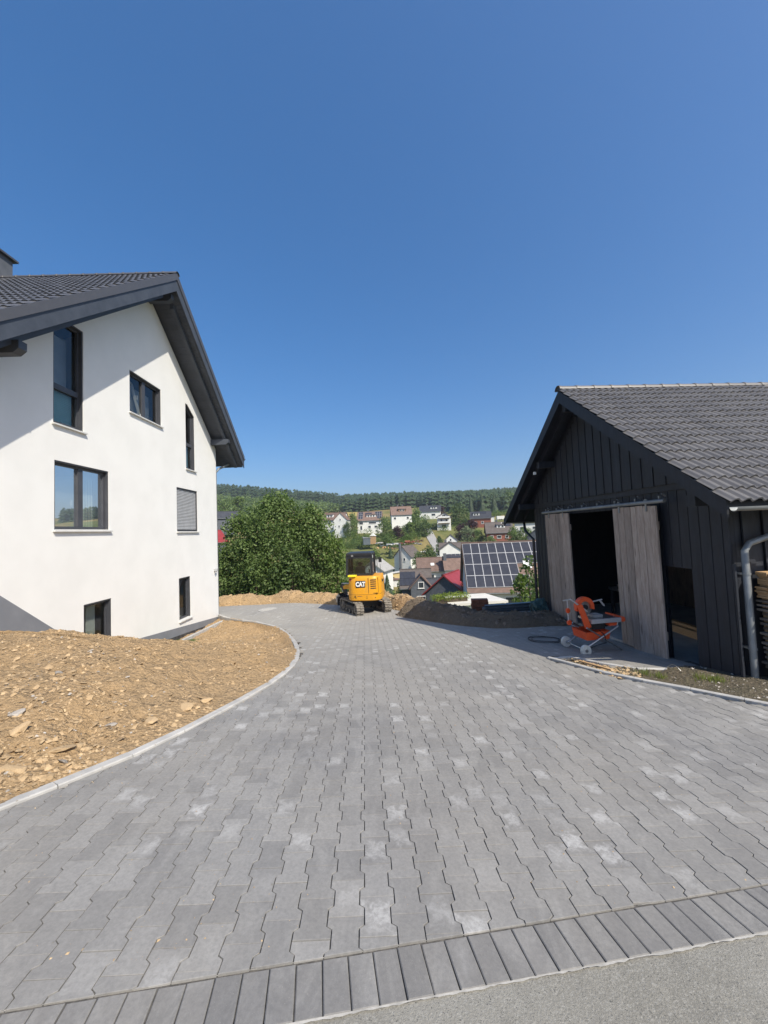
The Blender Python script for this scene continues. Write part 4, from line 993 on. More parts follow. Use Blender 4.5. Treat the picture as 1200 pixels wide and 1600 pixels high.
# grille slots in a hinged panel on the right
pv = MB(); x0, x1 = .17, .50
for (za, zb, xa, xb) in ((.80, 1.36, x0 - .008, x0 + .002), (.80, .81, x0, x1), (.80, 1.36, x1, x1 + .01)): pv.bb(xa, xb, on_rear((xa + xb) / 2, 1) - .006, on_rear((xa + xb) / 2, 1) + .05, za, zb)
pv.build('door_seam', M['black_metal'], hood)
for i in range(5):
    z_ = .96 + i * .075; q = MB(); n_ = 6
    q.loft([[(xx, on_rear(xx, z_) - .004, z_), (xx, on_rear(xx, z_) - .004, z_ + .03), (xx, on_rear(xx, z_) + .05, z_ + .03), (xx, on_rear(xx, z_) + .05, z_)] for xx in np.linspace(.24, .44, n_)]); q.build('grille_slot', M['black_metal'], hood)
# name plate
pl_ = MB(); pw = [(-.30, 1.01), (.06, 1.01), (.06, 1.25), (-.30, 1.25)]
yb = min(on_rear(-.12, 1), on_rear(-.30, 1), on_rear(.06, 1)) - .008
pl_.bb(-.30, .06, yb, yb + .09, 1.00, 1.25); plate = pl_.build('name_plate', M['black_metal'], hood, bevel=.015)
def text(s_, size, m, parent, loc, rot, ext=.004, bold=.0, sx=1):
    cu = bpy.data.curves.new('t', 'FONT'); cu.body = s_; cu.size = size; cu.extrude = ext; cu.offset = bold; cu.align_x = 'CENTER'; cu.align_y = 'CENTER'
    ob = bpy.data.objects.new('t', cu); COL.objects.link(ob); bpy.context.view_layer.update()
    me = bpy.data.meshes.new_from_object(ob.evaluated_get(bpy.context.evaluated_depsgraph_get())); bpy.data.objects.remove(ob); bpy.data.curves.remove(cu)
    me.name = 'lettering'; me.materials.clear(); me.materials.append(m); o = link('lettering', me, parent, loc, rot, (sx, 1, 1)); return o
text('CAT', .215, M['frame_white'], plate, (-.12, yb - .004, 1.125), (R(90), 0, 0), .004, .012, .80)
tr_ = MB(); tr_.prism([(-.155, 1.065), (-.085, 1.065), (-.12, 1.11)], 'y', yb - .012, yb - .005); tr_.build('emblem_triangle', M['yellow'], plate)
dc = MB(); dc.prism([(-.36, .672), (-.345, .672), (-.325, .712), (-.305, .672), (-.29, .672), (-.318, .73), (-.332, .73)], 'y', on_rear(-.36, 1) - .03, on_rear(-.2, 1) + .02); dc.build('chevron_decal', M['black_metal'], body)
dc = MB(); dc.bb(-.24, .12, on_rear(0, 1) - .006, on_rear(0, 1) + .1, .695, .715); dc.build('decal_strip', M['rust'], body)
st_ = MB(); st_.bb(-.57, -.28, on_rear(-.3, 1) - .012, on_rear(-.3, 1) + .2, 1.40, 1.45); st_.build('warning_strip', gm('warning_yellow', (.8, .7, .02), (.8, .7, .02), 1, .5), UP)
for x_ in (-.52, -.3, .1, .4):
    q = MB(); q.tube([(x_, on_rear(x_, .6) - .008, .64), (x_, on_rear(x_, .6) + .05, .64)], .018, 8); q.build('bolt', M['black_metal'], body)
q = MB(); q.tube([(-.50, on_rear(-.5, 1) - .010, 1.29), (-.50, on_rear(-.5, 1) + .05, 1.29)], .045, 12); q.build('tail_lamp', gm('red_lens', (.16, .02, .03), (.2, .03, .04), 5, .3), hood)
q = MB(); q.tube([(.585, -.30, 1.20), (.61, -.34, 1.20)], .06, 12); q.build('fuel_cap', M['black_metal'], hood)
# deck and cab
dk = MB(); dk.bb(-.62, .62, .30, .62, .53, .70); dk.bb(.2, .62, .30, .62, .70, 1.20); dk.build('deck', M['black_metal'], UP, bevel=.02)
CX0, CX1, CY0, CY1, CZ0, CZ1 = -.66, .26, -.42, .62, 1.40, 2.22
cab = MB()
for (x_, y_, zb) in ((CX0, CY0, 1.39), (CX1, CY0, 1.39), (CX0, CY1, .6), (CX1, CY1, .9), (CX0, .15, .7)):
    cab.bar((x_, y_, zb), (x_ * .97, y_ * .95, CZ1 - .06), .075, .075, up=(0, 1, 0))
cab.bb(CX0 - .03, CX1 + .03, CY0 - .035, CY0 + .03, 1.39, 1.47); cab.bb(CX0 - .03, CX0 + .04, CY0, CY1, 1.36, 1.44); cab.bb(CX0 - .01, CX1 + .01, CY0 - .02, CY0 + .035, 2.03, 2.18)
cab.bb(CX1 - .03, CX1 + .03, CY0, CY1, 1.36, 1.44); cab.bb(CX0, CX1, CY1 - .04, CY1 + .02, 1.0, 1.06)
cabo = cab.build('cab_frame', M['black_metal'], UP)
rf_ = MB(); rf_.loft([[(x_ * k + (CX0 + CX1) / 2, y_ * k + .08, z_) for x_, y_ in ((-.47, -.55), (.47, -.55), (.48, .5), (.40, .58), (-.40, .58), (-.48, .5))] for z_, k in ((2.13, 1.0), (2.20, 1.01), (2.235, .94))]); rf_.build('cab_roof', M['black_metal'], cabo)
lp_ = MB(); lp_.bb(-.48, -.40, CY0 - .06, CY0 - .02, 2.10, 2.17); lp_.build('work_lamp', M['steel'], cabo)
for (p) in ([(CX0 + .04, CY0, 1.47), (CX1 - .04, CY0, 1.47), (CX1 - .05, CY0 + .01, 2.03), (CX0 + .05, CY0 + .01, 2.03)], [(CX0, CY0 + .05, 1.44), (CX0, .11, 1.44), (CX0 + .01, .11, 2.14), (CX0 + .01, CY0 + .05, 2.14)], [(CX0, .19, .8), (CX0, CY1 - .04, .8), (CX0 + .01, CY1 - .05, 2.14), (CX0 + .01, .19, 2.14)], [(CX1, CY0 + .05, 1.44), (CX1, CY1 - .04, 1.44), (CX1 - .01, CY1 - .05, 2.14), (CX1 - .01, CY0 + .05, 2.14)], [(CX0 + .05, CY1, 1.06), (CX1 - .05, CY1, 1.06), (CX1 - .06, CY1 - .02, 2.14), (CX0 + .06, CY1 - .02, 2.14)]):
    MB().add(p, [(0, 1, 2, 3)]).build('pane', M['cabglass'], cabo)
se = MB(); se.bb(-.38, .0, -.12, .3, 1.05, 1.2); se.bb(-.37, -.01, -.26, -.12, 1.15, 1.72); se.bb(-.28, -.1, -.26, -.16, 1.74, 1.88); se.build('seat', M['rubber'], UP, bevel=.03)
for sx in (-.45, .08): q = MB(); q.bb(sx - .05, sx + .05, -.05, .3, 1.25, 1.36); q.tube([(sx, .28, 1.36), (sx, .3, 1.55)], [.015, .025], 8); q.build('control_lever', M['black_metal'], UP)
mr = MB(); mr.bar((CX1 + .02, CY1 - .02, 1.95), (CX1 + .20, CY1 + .05, 1.92), .02, .02); mr.bb(CX1 + .15, CX1 + .27, CY1 + .02, CY1 + .06, 1.78, 1.98); mr.build('mirror', M['black_metal'], cabo)
ant = MB(); ant.tube([(.40, .2, 1.36), (.40, .2, 2.05)], .012, 6); ant.tube([(.52, .3, 1.3), (.50, .32, 1.75)], .01, 6); ant.build('grab_handle', M['steel'], UP)
# boom, stick and bucket, swung to the left and lowered
bo = empty('boom_assembly', (-.12, .62, -.06), R(66), UP)
sb_ = MB(); sb_.bb(-.14, .14, -.12, .16, .5, .9); sb_.build('swing_post', M['black_metal'], bo)
b_ = MB()
def arm(mb, pts, wd, hs):
    rings = []
    for i, (y_, z_) in enumerate(pts):
        a_ = Vector(pts[max(i - 1, 0)]); c_ = Vector(pts[min(i + 1, len(pts) - 1)]); d_ = (c_ - a_).normalized(); nn = Vector((-d_.y, d_.x)) * hs[i] / 2
        rings.append([(-wd / 2, y_ - nn.x, z_ - nn.y), (wd / 2, y_ - nn.x, z_ - nn.y), (wd / 2, y_ + nn.x, z_ + nn.y), (-wd / 2, y_ + nn.x, z_ + nn.y)])
    mb.loft(rings)
arm(b_, [(.05, .66), (.35, .84), (.7, .90), (1.05, .84)], .15, [.16, .2, .2, .13]); b_.build('boom', M['yellow'], bo)
s_ = MB(); arm(s_, [(1.18, .92), (1.08, .84), (1.0, .70), (.96, .56)], .12, [.1, .15, .12, .1]); s_.build('stick', M['black_metal'], bo)
for p, q_ in (((0, .1, .52), (0, .62, .78)), ((0, .45, 1.02), (0, 1.15, .98)), ((0, 1.16, .9), (0, 1.12, .66))): q = MB(); q.tube([p, q_], .035, 10); q.tube([Vector(p) * .5 + Vector(q_) * .5, q_], .022, 10); q.build('hydraulic_ram', M['steel'], bo, smooth=True)
bk_ = MB(); n_ = 10; prof_ = [(1.15 + .0, .62)] + [(1.02 + .27 * math.cos(t), .40 + .25 * math.sin(t)) for t in np.linspace(1.2, -2.2, n_)]
for x_ in (-.26, .26): bk_.prism(prof_, 'x', x_ - .012, x_ + .012)
out_ = prof_; inn_ = [(1.02 + (p[0] - 1.02) * .92, .40 + (p[1] - .40) * .92) for p in prof_]
n2 = len(out_); v = [(x_, p[0], p[1]) for x_ in (-.26, .26) for p in out_] + [(x_, p[0], p[1]) for x_ in (-.26, .26) for p in inn_]
f = []
for i in range(n2 - 1): f += [(i, i + 1, n2 + i + 1, n2 + i), (2 * n2 + i, 3 * n2 + i, 3 * n2 + i + 1, 2 * n2 + i + 1)]
bk_.add(v, f); bk_.build('digging_bucket', M['steel'], bo)
tm_ = MB()
for k in range(4): p = prof_[-1]; tm_.loft([[(-.22 + k * .147 + sx * .03 * w_, p[0] - d_, p[1] - d_ * .3 + h * w_) for sx, h in ((-1, 0), (1, 0), (1, .03), (-1, .03))] for d_, w_ in ((0, 1), (.1, .3))])
tm_.build('bucket_teeth', M['steel'], bo)

# ------------------------------------------------------------------ orange bench saw
SX, SY = 3.72, 7.25; SZ = G(SX, SY)
saw = thing('masonry_saw', 'orange wheeled masonry bench saw with X-shaped legs by the barn door', 'saw', (SX + .06, SY, SZ), R(8)); saw.scale = (.88, .88, .92)
q = MB(); q.loft([[(x_, y_, z_) for x_, y_ in ((-.30 + k, -.24 + k), (.24 - k, -.24 + k), (.24 - k, .24 - k), (-.30 + k, .24 - k))] for z_, k in ((.25, .02), (.40, 0.0), (.41, -.010), (.41, .02), (.28, .04))]); q.build('water_tray', M['orange'], saw)
for sy in (-1, 1):
    q = MB(); q.tube([(-.40, sy * .27, .10), (.40, sy * .27, .50)], .018, 8); q.build('leg', M['steel'], saw, smooth=True)
    q = MB(); q.tube([(-.28, sy * .235, .50), (.48, sy * .235, .02)], .018, 8); q.tube([(.40, sy * .235, .50), (.43, sy * .235, .62)], .015, 8); q.build('leg', M['steel'], saw, smooth=True)
    q = MB(); q.tube([(-.40, sy * .33 - .03, .10), (-.40, sy * .33 + .03, .10)], .105, 22); wh = q.build('wheel', M['white_pl'], saw, smooth=True); q = MB(); q.tube([(-.40, sy * .33 - .04, .10), (-.40, sy * .33 + .04, .10)], .03, 12); q.build('hub', M['steel'], wh)
q = MB(); q.tube([(-.40, -.33, .10), (-.40, .33, .10)], .014, 8); q.build('axle', M['steel'], saw)
q = MB(); q.bb(-.16, .50, -.22, .22, .60, .645); q.build('table_top', M['steel'], saw, bevel=.008)
q = MB(); q.bb(-.18, .48, -.27, -.225, .575, .655); q.build('table_rail', M['alu'], saw); q = MB(); q.bb(.48, .58, -.28, .24, .57, .665); q.build('end_bumper', M['orange'], saw, bevel=.02)
q = MB(); q.bb(.22, .42, -.24, -.1, .50, .57); q.build('switch_box', M['orange'], saw, bevel=.015)
q = MB(); q.loft([[(-.42, y_, .95), (-.32, y_, .95), (-.14, y_, .50), (-.26, y_, .46)] for y_ in (-.20, -.14)]); q.build('saw_column', M['orange'], saw, bevel=.008)
q = MB(); q.tube([(-.56, -.17, 1.06), (-.20, -.17, .80)], .016, 8); q.tube([(-.56, -.17, 1.06), (-.52, .15, .98)], .013, 8); q.build('push_handle', M['alu'], saw, smooth=True)
# blade guard: half ring, with the blade inside
gc = Vector((-.16, -.02, .86)); q = MB(); n_ = 20
for y_ in (-.035, .035):
    pass
q.loft([[(gc.x + rr * math.cos(t), gc.y + y_, gc.z + rr * math.sin(t)) for rr, y_ in ((.205, -.045), (.205, .045), (.12, .045), (.12, -.045))] for t in np.linspace(R(200), R(-15), n_)]); q.build('blade_guard', M['orange'], saw)
q = MB(); q.tube([(gc.x, gc.y - .004, gc.z), (gc.x, gc.y + .004, gc.z)], .17, 30); q.build('saw_blade', M['steel'], saw); q = MB(); q.tube([(gc.x, gc.y - .06, gc.z), (gc.x, gc.y + .06, gc.z)], .05, 14); q.build('flange', M['black_metal'], saw)
q = MB(); q.bb(-.10, .20, -.16, .18, .43, .585); q.bb(.22, .30, -.12, .1, .46, .56); q.build('drive_housing', M['black_metal'], saw, bevel=.015)
q = MB(); q.tube([(-.42, .16, .98), (-.42, .16, .50), (-.20, .16, .42)], .014, 8); q.build('rear_frame_tube', M['alu'], saw, smooth=True)
q = MB(); q.bb(-.46, -.38, .12, .20, .72, .82); q.bb(-.45, -.36, .12, .2, .48, .58); q.build('clamp_knob', M['orange'], saw, bevel=.02)
q = MB(); q.tube([(.02, -.2, .43), (.06, -.3, .35), (.1, -.28, .2), (-.1, -.26, .16), (-.3, -.3, .12)], .008, 6); q.build('hose', M['rubber'], saw, smooth=True)
q = MB(); q.tube([(gc.x + .05, gc.y + .07, gc.z - .02), (gc.x + .05, gc.y + .30, gc.z - .02)], .09, 16); q.build('motor', M['orange'], saw, smooth=True)
q = MB(); q.tube([(.0, -.02, .95), (.26, -.02, .985)], .014, 8); q.tube([(.2, -.02, .98), (.30, -.02, .86)], .02, 8); q.build('guard_handle', M['alu'], saw, smooth=True)
q = MB(); q.bb(-.02, .20, -.1, .12, .646, .70); q.build('stone_block', M['concrete'], saw, bevel=.006)
def coil(name, label, cat, c, r, n, m, rad=.012, group=None, fl=1):
    t_ = []
    for i in range(int(n * 24) + 1):
        a_ = i / 24 * 2 * math.pi; rr = r * (1 + .12 * math.sin(a_ * .37 + 1) + .05 * math.sin(a_ * 1.3)); x_ = c[0] + rr * math.cos(a_); y_ = c[1] + rr * math.sin(a_) * fl; t_.append((x_ - c[0], y_ - c[1], G(x_, y_) + rad + .012 * (i / 24) - c[2] + .006 * math.sin(a_ * 3.1)))
    o = MB().tube(t_, rad, 6).build(name, m, None, smooth=True); o.location = c; return setp(o, label, cat, group)
coil('cable_coil', 'loose coil of black cable on the paving behind the saw wheels', 'cable', (3.25, 8.15, G(3.25, 8.15)), .30, 3, M['rubber'], .006)
wl2 = MB().tube([(.16 * math.cos(t), .05 * math.sin(t * 2), .12 * math.sin(t)) for t in np.linspace(0, math.pi, 14)], .004, 6).build('wire_loop', M['steel'], None); wl2.location = (4.02, 5.62, strz(4.02, 5.62)); setp(wl2, 'thin grey wire loop sticking out of the soil by the barn', 'wire')
bp = MB().bb(-.02, .02, -.32, .32, 0, .02).build('batten', M['lumber'], None); bp.location = (3.2, 6.0, strz(3.2, 6.0) + .015); bp.rotation_euler = (0, 0, R(32)); setp(bp, 'pale wooden batten lying on the ochre soil patch', 'batten')
# profiles and rusty block on the dark bank
def bankpt(x, y, h): return Vector((x, y, h))
for i in range(4):
    y_ = 11.45 + i * .13; o = MB()
    P = [(-.06, 0), (.06, 0), (.06, .012), (.012, .012), (.012, .05), (.06, .05), (.06, .062), (-.06, .062), (-.06, .05), (-.012, .05), (-.012, .012), (-.06, .012)]
    o.prism(P, 'x', -1.15, 1.15 - .1 * (i % 2)); ob = o.build('steel_profile', M['bluegrey'], None); ob.location = (3.85 + .04 * i, [11.22, 11.25, 11.40, 11.32][i], [-.92, -.852, -.84, -.77][i]); ob.rotation_euler = (R(4), R(-1.5), R(-2 + i))
    setp(ob, ['bottom blue-grey steel profile lying on the dark spoil bank', 'second lowest blue-grey steel profile on the dark spoil bank', 'rear upper blue-grey steel profile on the dark spoil bank', 'topmost blue-grey steel profile on the dark spoil bank'][i], 'steel profile', 'steel profiles on the dark bank')
rb = thing('brick_stack', 'small stack of rusty red-brown bricks on the dark spoil bank', 'bricks', (2.78, 11.75, -1.02), R(-6))
ub = MB().box((0, 0, 0), (1, 1, 1)).mesh('brick', M['rust'])
for k in range(5):
    for i in range(2):
        for j in range(2): link('brick', ub, rb, (-.125 + i * .25 + random.uniform(-.008, .008), -.065 + j * .13, .04 + k * .078), (0, 0, random.gauss(0, .02)), (.24, .115, .07))
tb = thing('tarp_bundle', 'crumpled dark teal tarp bundle at the barn corner', 'tarp', (4.12, 10.55, G(4.12, 10.55)))
bm = bmesh.new(); bmesh.ops.create_icosphere(bm, subdivisions=4, radius=1)
for v_ in bm.verts: v_.co *= 1 + .35 * fbm(v_.co.x * 1.6, v_.co.y * 1.6, v_.co.z * 1.6); v_.co = Vector((v_.co.x * .22, v_.co.y * .25, v_.co.z * .26 + .18))
me = bpy.data.meshes.new('tarp'); bm.to_mesh(me); bm.free(); me.materials.append(M['teal']); link('tarp', me, tb)
q = MB(); q.tube([(.24 * math.cos(t), -.02, .2 + .22 * math.sin(t)) for t in np.linspace(.4, 5.5, 16)], .012, 6); q.build('strap', M['rubber'], tb)

# ------------------------------------------------------------------ trees
def leaf_cloud(blobs, per, size, asp=.6, dens_in=.25):
    """blobs: (x,y,z,r). quads scattered on and inside the blobs"""
    V = []; A = []
    for (x, y, z, r) in blobs:
        n = max(6, int(per * r * r)); d = rng.normal(size=(n, 3)); d /= np.linalg.norm(d, axis=1)[:, None]
        rad = r * (1 - dens_in * rng.random(n) ** 1.5) * (1 + .10 * rng.normal(size=n)); c = np.array([x, y, z]) + d * rad[:, None] * np.array([1, 1, .85])
        nrm = d * .8 + rng.normal(size=(n, 3)) * .7 + np.array([0, 0, .35]); nrm /= np.linalg.norm(nrm, axis=1)[:, None]
        t = np.cross(nrm, rng.normal(size=(n, 3))); t /= np.linalg.norm(t, axis=1)[:, None]; b = np.cross(nrm, t); s = size * rng.uniform(.6, 1.3, n)[:, None]
        q = np.stack([c - t * s, c + b * s * asp, c + t * s, c - b * s * asp], 1); V.append(q.reshape(-1, 3)); A.append(np.clip(rng.normal(.5, .22, n) + rng.normal(0, .12), 0, .999))
    V = np.concatenate(V); return V, np.arange(len(V)).reshape(-1, 4), np.concatenate(A)
def crown_blobs(w, h, n, rn, z0, r0=.28):
    out = []
    for i in range(n):
        a = rn.random() * 6.28; u = rn.uniform(-1, 1); rr = math.sqrt(1 - u * u) * rn.random() ** .4
        shape = 1 - .25 * max(0, u); out.append((w * rr * math.cos(a) * .8 * shape, w * rr * math.sin(a) * .8 * shape, z0 + h * (u + 1) / 2 * .86 + .07 * h, w * r0 * rn.uniform(.65, 1.25)))
    return out
def trunk_mb(h, r, rn, spread, nb=6, z1=None):
    mb = MB(); bend = rn.uniform(-.1, .1) * h; mb.tube([(0, 0, -.6), (0, 0, .1), (bend * .4, 0, h * .35), (bend, bend * .5, h * .7), (bend * 1.1, 0, h * .95)], [r * 1.5, r * 1.1, r * .85, r * .5, r * .15], 8)
    for i in range(nb):
        a = i * 2.4 + rn.random(); z = h * rn.uniform(.22, .65); l = spread * rn.uniform(.55, .85); mb.tube([(bend * z / h, 0, z), (l * .5 * math.cos(a), l * .5 * math.sin(a), z + l * .28), (l * math.cos(a), l * math.sin(a), z + l * .65)], [r * .45, r * .28, r * .08], 6)
    return mb
def tree(name, label, cat, loc, w, h, m, seed, nb=60, per=60, size=.2, group=None, low=.15, r0=.28):
    rn = random.Random(seed); t = thing(name, label, cat, loc, rn.random() * 6, group)
    trunk_mb(h, max(.05, w * .05), rn, w * .9).build('trunk', M['bark'], t, smooth=True)
    V, F, A = leaf_cloud(crown_blobs(w, h * (1 - low), nb, rn, h * low, r0), per, size); link('crown', bigmesh('crown', V, F, m, A), t); return t
tg = 'broadleaf trees behind the spoil bank'
BT_ = [(428, 764, 27.0, 3.6, 'leaf', 'tallest broad green tree, in the middle of the clump behind the bank', 150),
       (486, 782, 26.5, 2.3, 'leaf', 'bushy green tree left of the excavator in the clump behind the bank', 110),
       (374, 797, 27.0, 2.3, 'leaf', 'green tree beside the white house corner in the clump behind the bank', 90),
       (521, 828, 25.5, 1.35, 'leaf2', 'low rounded tree directly behind the excavator bucket', 70),
       (354, 846, 26.0, 1.5, 'leaf', 'low dark bush right against the white house corner', 60),
       (455, 850, 24.5, 1.9, 'leaf3', 'dark undergrowth bush low in front of the tall clump', 70),
       (400, 862, 24.4, 1.6, 'leaf', 'mid-green bush low in front of the clump, left of centre', 60),
       (545, 872, 27.5, 1.2, 'leaf2', 'light green shrub just behind the excavator cab', 50)]
for i, (px, py, d, w_, m, lb, nb) in enumerate(BT_):
    top = at(px, py, d); zb = min(T(top.x, top.y), -2.6); h = top.z - zb
    tree('broadleaf_tree', lb, 'tree', (top.x, top.y, zb), w_, h, M[m], 40 + i, int(nb * 1.5), 200 if w_ > 1.5 else 260, .10, tg, .06, .26 if w_ < 3 else .22)
for i, (px, py, d, w_, m, lb) in enumerate([(826, 862, 19.5, .95, 'leaf3', 'dark small tree beside the far corner of the barn'), (812, 893, 18.5, .8, 'leaf2', 'sunlit green shrub below the solar panels beside the barn'), (836, 895, 17.0, .7, 'leaf3', 'dark shrub touching the barn corner')]):
    top = at(px, py, d); zb = min(T(top.x, top.y), -3.0); tree('small_tree', lb, 'tree', (top.x, top.y, zb), w_, top.z - zb, M[m], 60 + i, 60, 240, .10, 'trees beside the barn', .1, .3)

# ------------------------------------------------------------------ village in the valley
def bhouse(name, label, loc, rz, L, W, hw, pitch, wm, rm, wins=(), dormers=(), solar=None, chim=None, over=.45, gablem=None, base=4.0, cat='house', extra=None):
    """ridge along local x, front faces -y. wins: (face, u, z, w, h)"""
    t = thing(name, label, cat, loc, rz); hx, hy = L / 2, W / 2; rz_ = hw + hy * math.tan(pitch)
    mb = MB(); mb.prism([(-hy, -base), (hy, -base), (hy, hw), (0, rz_), (-hy, hw)], 'x', -hx, hx); mb.build('wall', M[wm], t)
    if gablem:
        for sx in (-1, 1):
            g = MB(); g.prism([(-hy + .05, hw + .05), (hy - .05, hw + .05), (0, rz_ - .05)], 'x', sx * hx, sx * (hx + .04)); g.build('gable_cladding', M[gablem], t)
    sl = math.tan(pitch); e = hy + over
    rf = MB(); th = .22
    rf.prism([(-e, hw - over * sl + .02), (0, rz_ + .02), (e, hw - over * sl + .02), (e, hw - over * sl + .02 + th), (0, rz_ + .02 + th), (-e, hw - over * sl + .02 + th)], 'x', -hx - over * .8, hx + over * .8)
    roof = rf.build('roof', M[rm], t)
    rc = MB(); rc.bb(-hx - over * .8, hx + over * .8, -.14, .14, rz_ + th - .02, rz_ + th + .08); rc.build('ridge_cap', M[rm], roof)
    gu = MB(); gu.bb(-hx - over * .8, hx + over * .8, -e - .12, -e, hw - over * sl + .08, hw - over * sl + .2); gu.build('gutter', M['zinc'], roof)
    for (fc, u, z, ww, hh) in wins:
        f = MB(); p = MB(); s_ = MB()
        def bx(mb, uu, zz, w2, h2, d0, d1):
            if fc == 'f': mb.bb(uu - w2 / 2, uu + w2 / 2, -hy - d1, -hy - d0, zz, zz + h2)
            elif fc == 'l': mb.bb(-hx - d1, -hx - d0, uu - w2 / 2, uu + w2 / 2, zz, zz + h2)
            else: mb.bb(hx + d0, hx + d1, uu - w2 / 2, uu + w2 / 2, zz, zz + h2)
        bx(f, u, z, ww, hh, -.02, .06 if not gablem else .10); fo = f.build('window', M['frame_white'], t); bx(p, u, z + .1, ww - .2, hh - .2, .0, .075 if not gablem else .115); p.build('pane', M['pane_dark'], fo)
        bx(s_, u, z - .08, ww + .2, .08, -.02, .14); s_.build('sill', M['sill'], fo)
    for (u, v, ww, hh, dm) in dormers:       # v: distance up the slope (horizontal) from the front wall
        y = -hy + v; z = hw + v * sl + th; d = MB(); yb = min(-.1, y + hh / sl * .9)
        d.prism([(y, z - .4), (y, z + hh), (yb, z + hh), (yb, z - .4)], 'x', u - ww / 2, u + ww / 2); do = d.build('dormer', M[dm], t)
        r = MB(); r.prism([(y - .3, z + hh - .02), (y - .3, z + hh + .14), (yb + .6, z + hh + .44), (yb + .6, z + hh + .2)], 'x', u - ww / 2 - .2, u + ww / 2 + .2); r.build('dormer_roof', M[rm], do)
        for k in range(max(1, int(ww / 1.4))):
            n_ = max(1, int(ww / 1.4)); uu = u + (k - (n_ - 1) / 2) * 1.3; q = MB(); q.bb(uu - .45, uu + .45, y - .06, y + .02, z + .12, z + hh - .12); w_ = q.build('window', M['frame_white'], do); q = MB(); q.bb(uu - .36, uu + .36, y - .075, y, z + .2, z + hh - .2); q.build('pane', M['pane_dark'], w_)
    cs, sn = math.cos(pitch), math.sin(pitch)
    if solar:
        pm = MB().box((0, 0, 0), (1, 1, 1)).mesh('solar_panel', M['solar']); fm = MB().box((0, 0, 0), (1, 1, 1)).mesh('panel_frame', M['alu'])
        for (u0, v0, nx, ny, pw, ph, skip) in solar:
            for i in range(nx):
                for j in range(ny):
                    if (i, j) in skip: continue
                    u = u0 + (i + .5) * pw; s_ = v0 + (j + .5) * ph; y = -e + s_ * cs; z = hw - over * sl + .02 + th + s_ * sn
                    nrm = Vector((0, -sn, cs)); c = Vector((u, y, z))
                    fo = link('solar_panel', pm, t, c + nrm * .07, (pitch, 0, 0), (pw - .05, ph - .05, .05))
                    if L > 11.5 and ny > 2:
                        b_ = MB(); a_, q_ = pw / 2, ph / 2
                        b_.bb(-a_ + .004, a_ - .004, -q_ + .004, -q_ + .042, .0, .115); b_.bb(-a_ + .004, a_ - .004, q_ - .042, q_ - .004, .0, .115); b_.bb(-a_ + .004, -a_ + .042, -q_ + .042, q_ - .042, .0, .115); b_.bb(a_ - .042, a_ - .004, -q_ + .042, q_ - .042, .0, .115)
                        key = 'pf%g_%g' % (pw, ph)
                        if key not in CACHE: CACHE[key] = b_.mesh('panel_frame', M['alu'])
                        link('panel_frame', CACHE[key], t, c, (pitch, 0, 0))
    if chim:
        for (u, v) in chim: q = MB(); q.bb(u - .35, u + .35, v - .3, v + .3, rz_ - 1.2, rz_ + 1.0); c_ = q.build('chimney', M['slate'], roof); q = MB(); q.bb(u - .42, u + .42, v - .37, v + .37, rz_ + 1.0, rz_ + 1.1); q.build('chimney_cap', M['concrete'], c_)
    if extra: extra(t)
    return t
CACHE = {}
def bpos(px, py, d): p = at(px, py, d); return (p.x, p.y, p.z)
P38 = R(38)
# solar roof house
sp_n = 11
bhouse('solar_house', 'nearest village house, its whole brown roof covered with solar panels', (16.8, 51.8, -9.4), R(-7), 12.2, 11.4, 3.3, R(43), 'wwall', 'brown_roof',
       wins=[('f', -4.0, 1.6, 2.2, .9), ('f', -.8, .6, 2.6, 1.9), ('f', 3, 1.5, 1.4, .9)],
       solar=[(-6.4, .72, 11, 4, 1.08, 1.86, {(6, 1), (7, 1), (8, 1), (7, 0), (8, 0), (9, 0), (10, 0)})], over=.5,
       extra=lambda t: MB().box((0, 0, 0), (.9, 1.2, .12)).build('skylight', M['bulb'], t, loc=(1.3, -3.2, 5.99), rot=(R(43), 0, 0)))
g_ = thing('garage', 'low garage with pale flat roof in front of the solar house', 'garage', bpos(742, 936, 41.5), R(8))
MB().bb(-3.4, 2.4, -2, 2.4, -4, -.15).build('wall', M['wwall'], g_); MB().prism([(-3.7, -2.3), (2.7, -2.3), (2.2, 2.6), (-2.6, 2.6)], 'z', -.15, .1).build('roof', M['beige'], g_)
bhouse('red_roof_house', 'low house with dark red corrugated sheet roof beside the solar house', bpos(708, 948, 62), R(62), 7, 6.5, 2.6, R(40), 'slate', 'red_roof', over=.5,
       extra=lambda t: [MB().bb(-3.8 + i * .38, -3.74 + i * .38, -3.4, -3.3, 2.2, 2.4).build('seam', M['red_roof'], t) for i in range(3)] + [MB().tube([(0, -2.2, 4.35), (0, -2.35, 4.5)], .55, 16).build('satellite_dish', M['red_roof'], t)])
bhouse('slate_house', 'dark slate-clad house with purple-brown roof and front gable', bpos(651, 940, 72), R(-4), 5.2, 6.4, 3.2, R(40), 'slate', 'grey_roof', wins=[('f', -1.6, .6, .9, 1.2), ('f', .6, .6, 1.3, 1.1)], solar=[(-2.9, .6, 3, 2, .95, 1.7, set())])
bhouse('gable_wing', 'slate front gable with white windows standing before the slate house', bpos(659, 943, 67.5), R(86), 3.2, 3.6, 3.0, R(48), 'slate', 'brown_roof', wins=[('l', 0, 2.9, 1.0, 1.1), ('l', 0, .6, 1.5, 1.0)], over=.3)
bhouse('slate_annex', 'low annex with dark panelled roof between slate house and red roof', bpos(677, 944, 69), R(0), 4.2, 4, 3.0, R(36), 'slate', 'dark_roof', wins=[('f', 0, 1.0, 1.1, 1.1)])
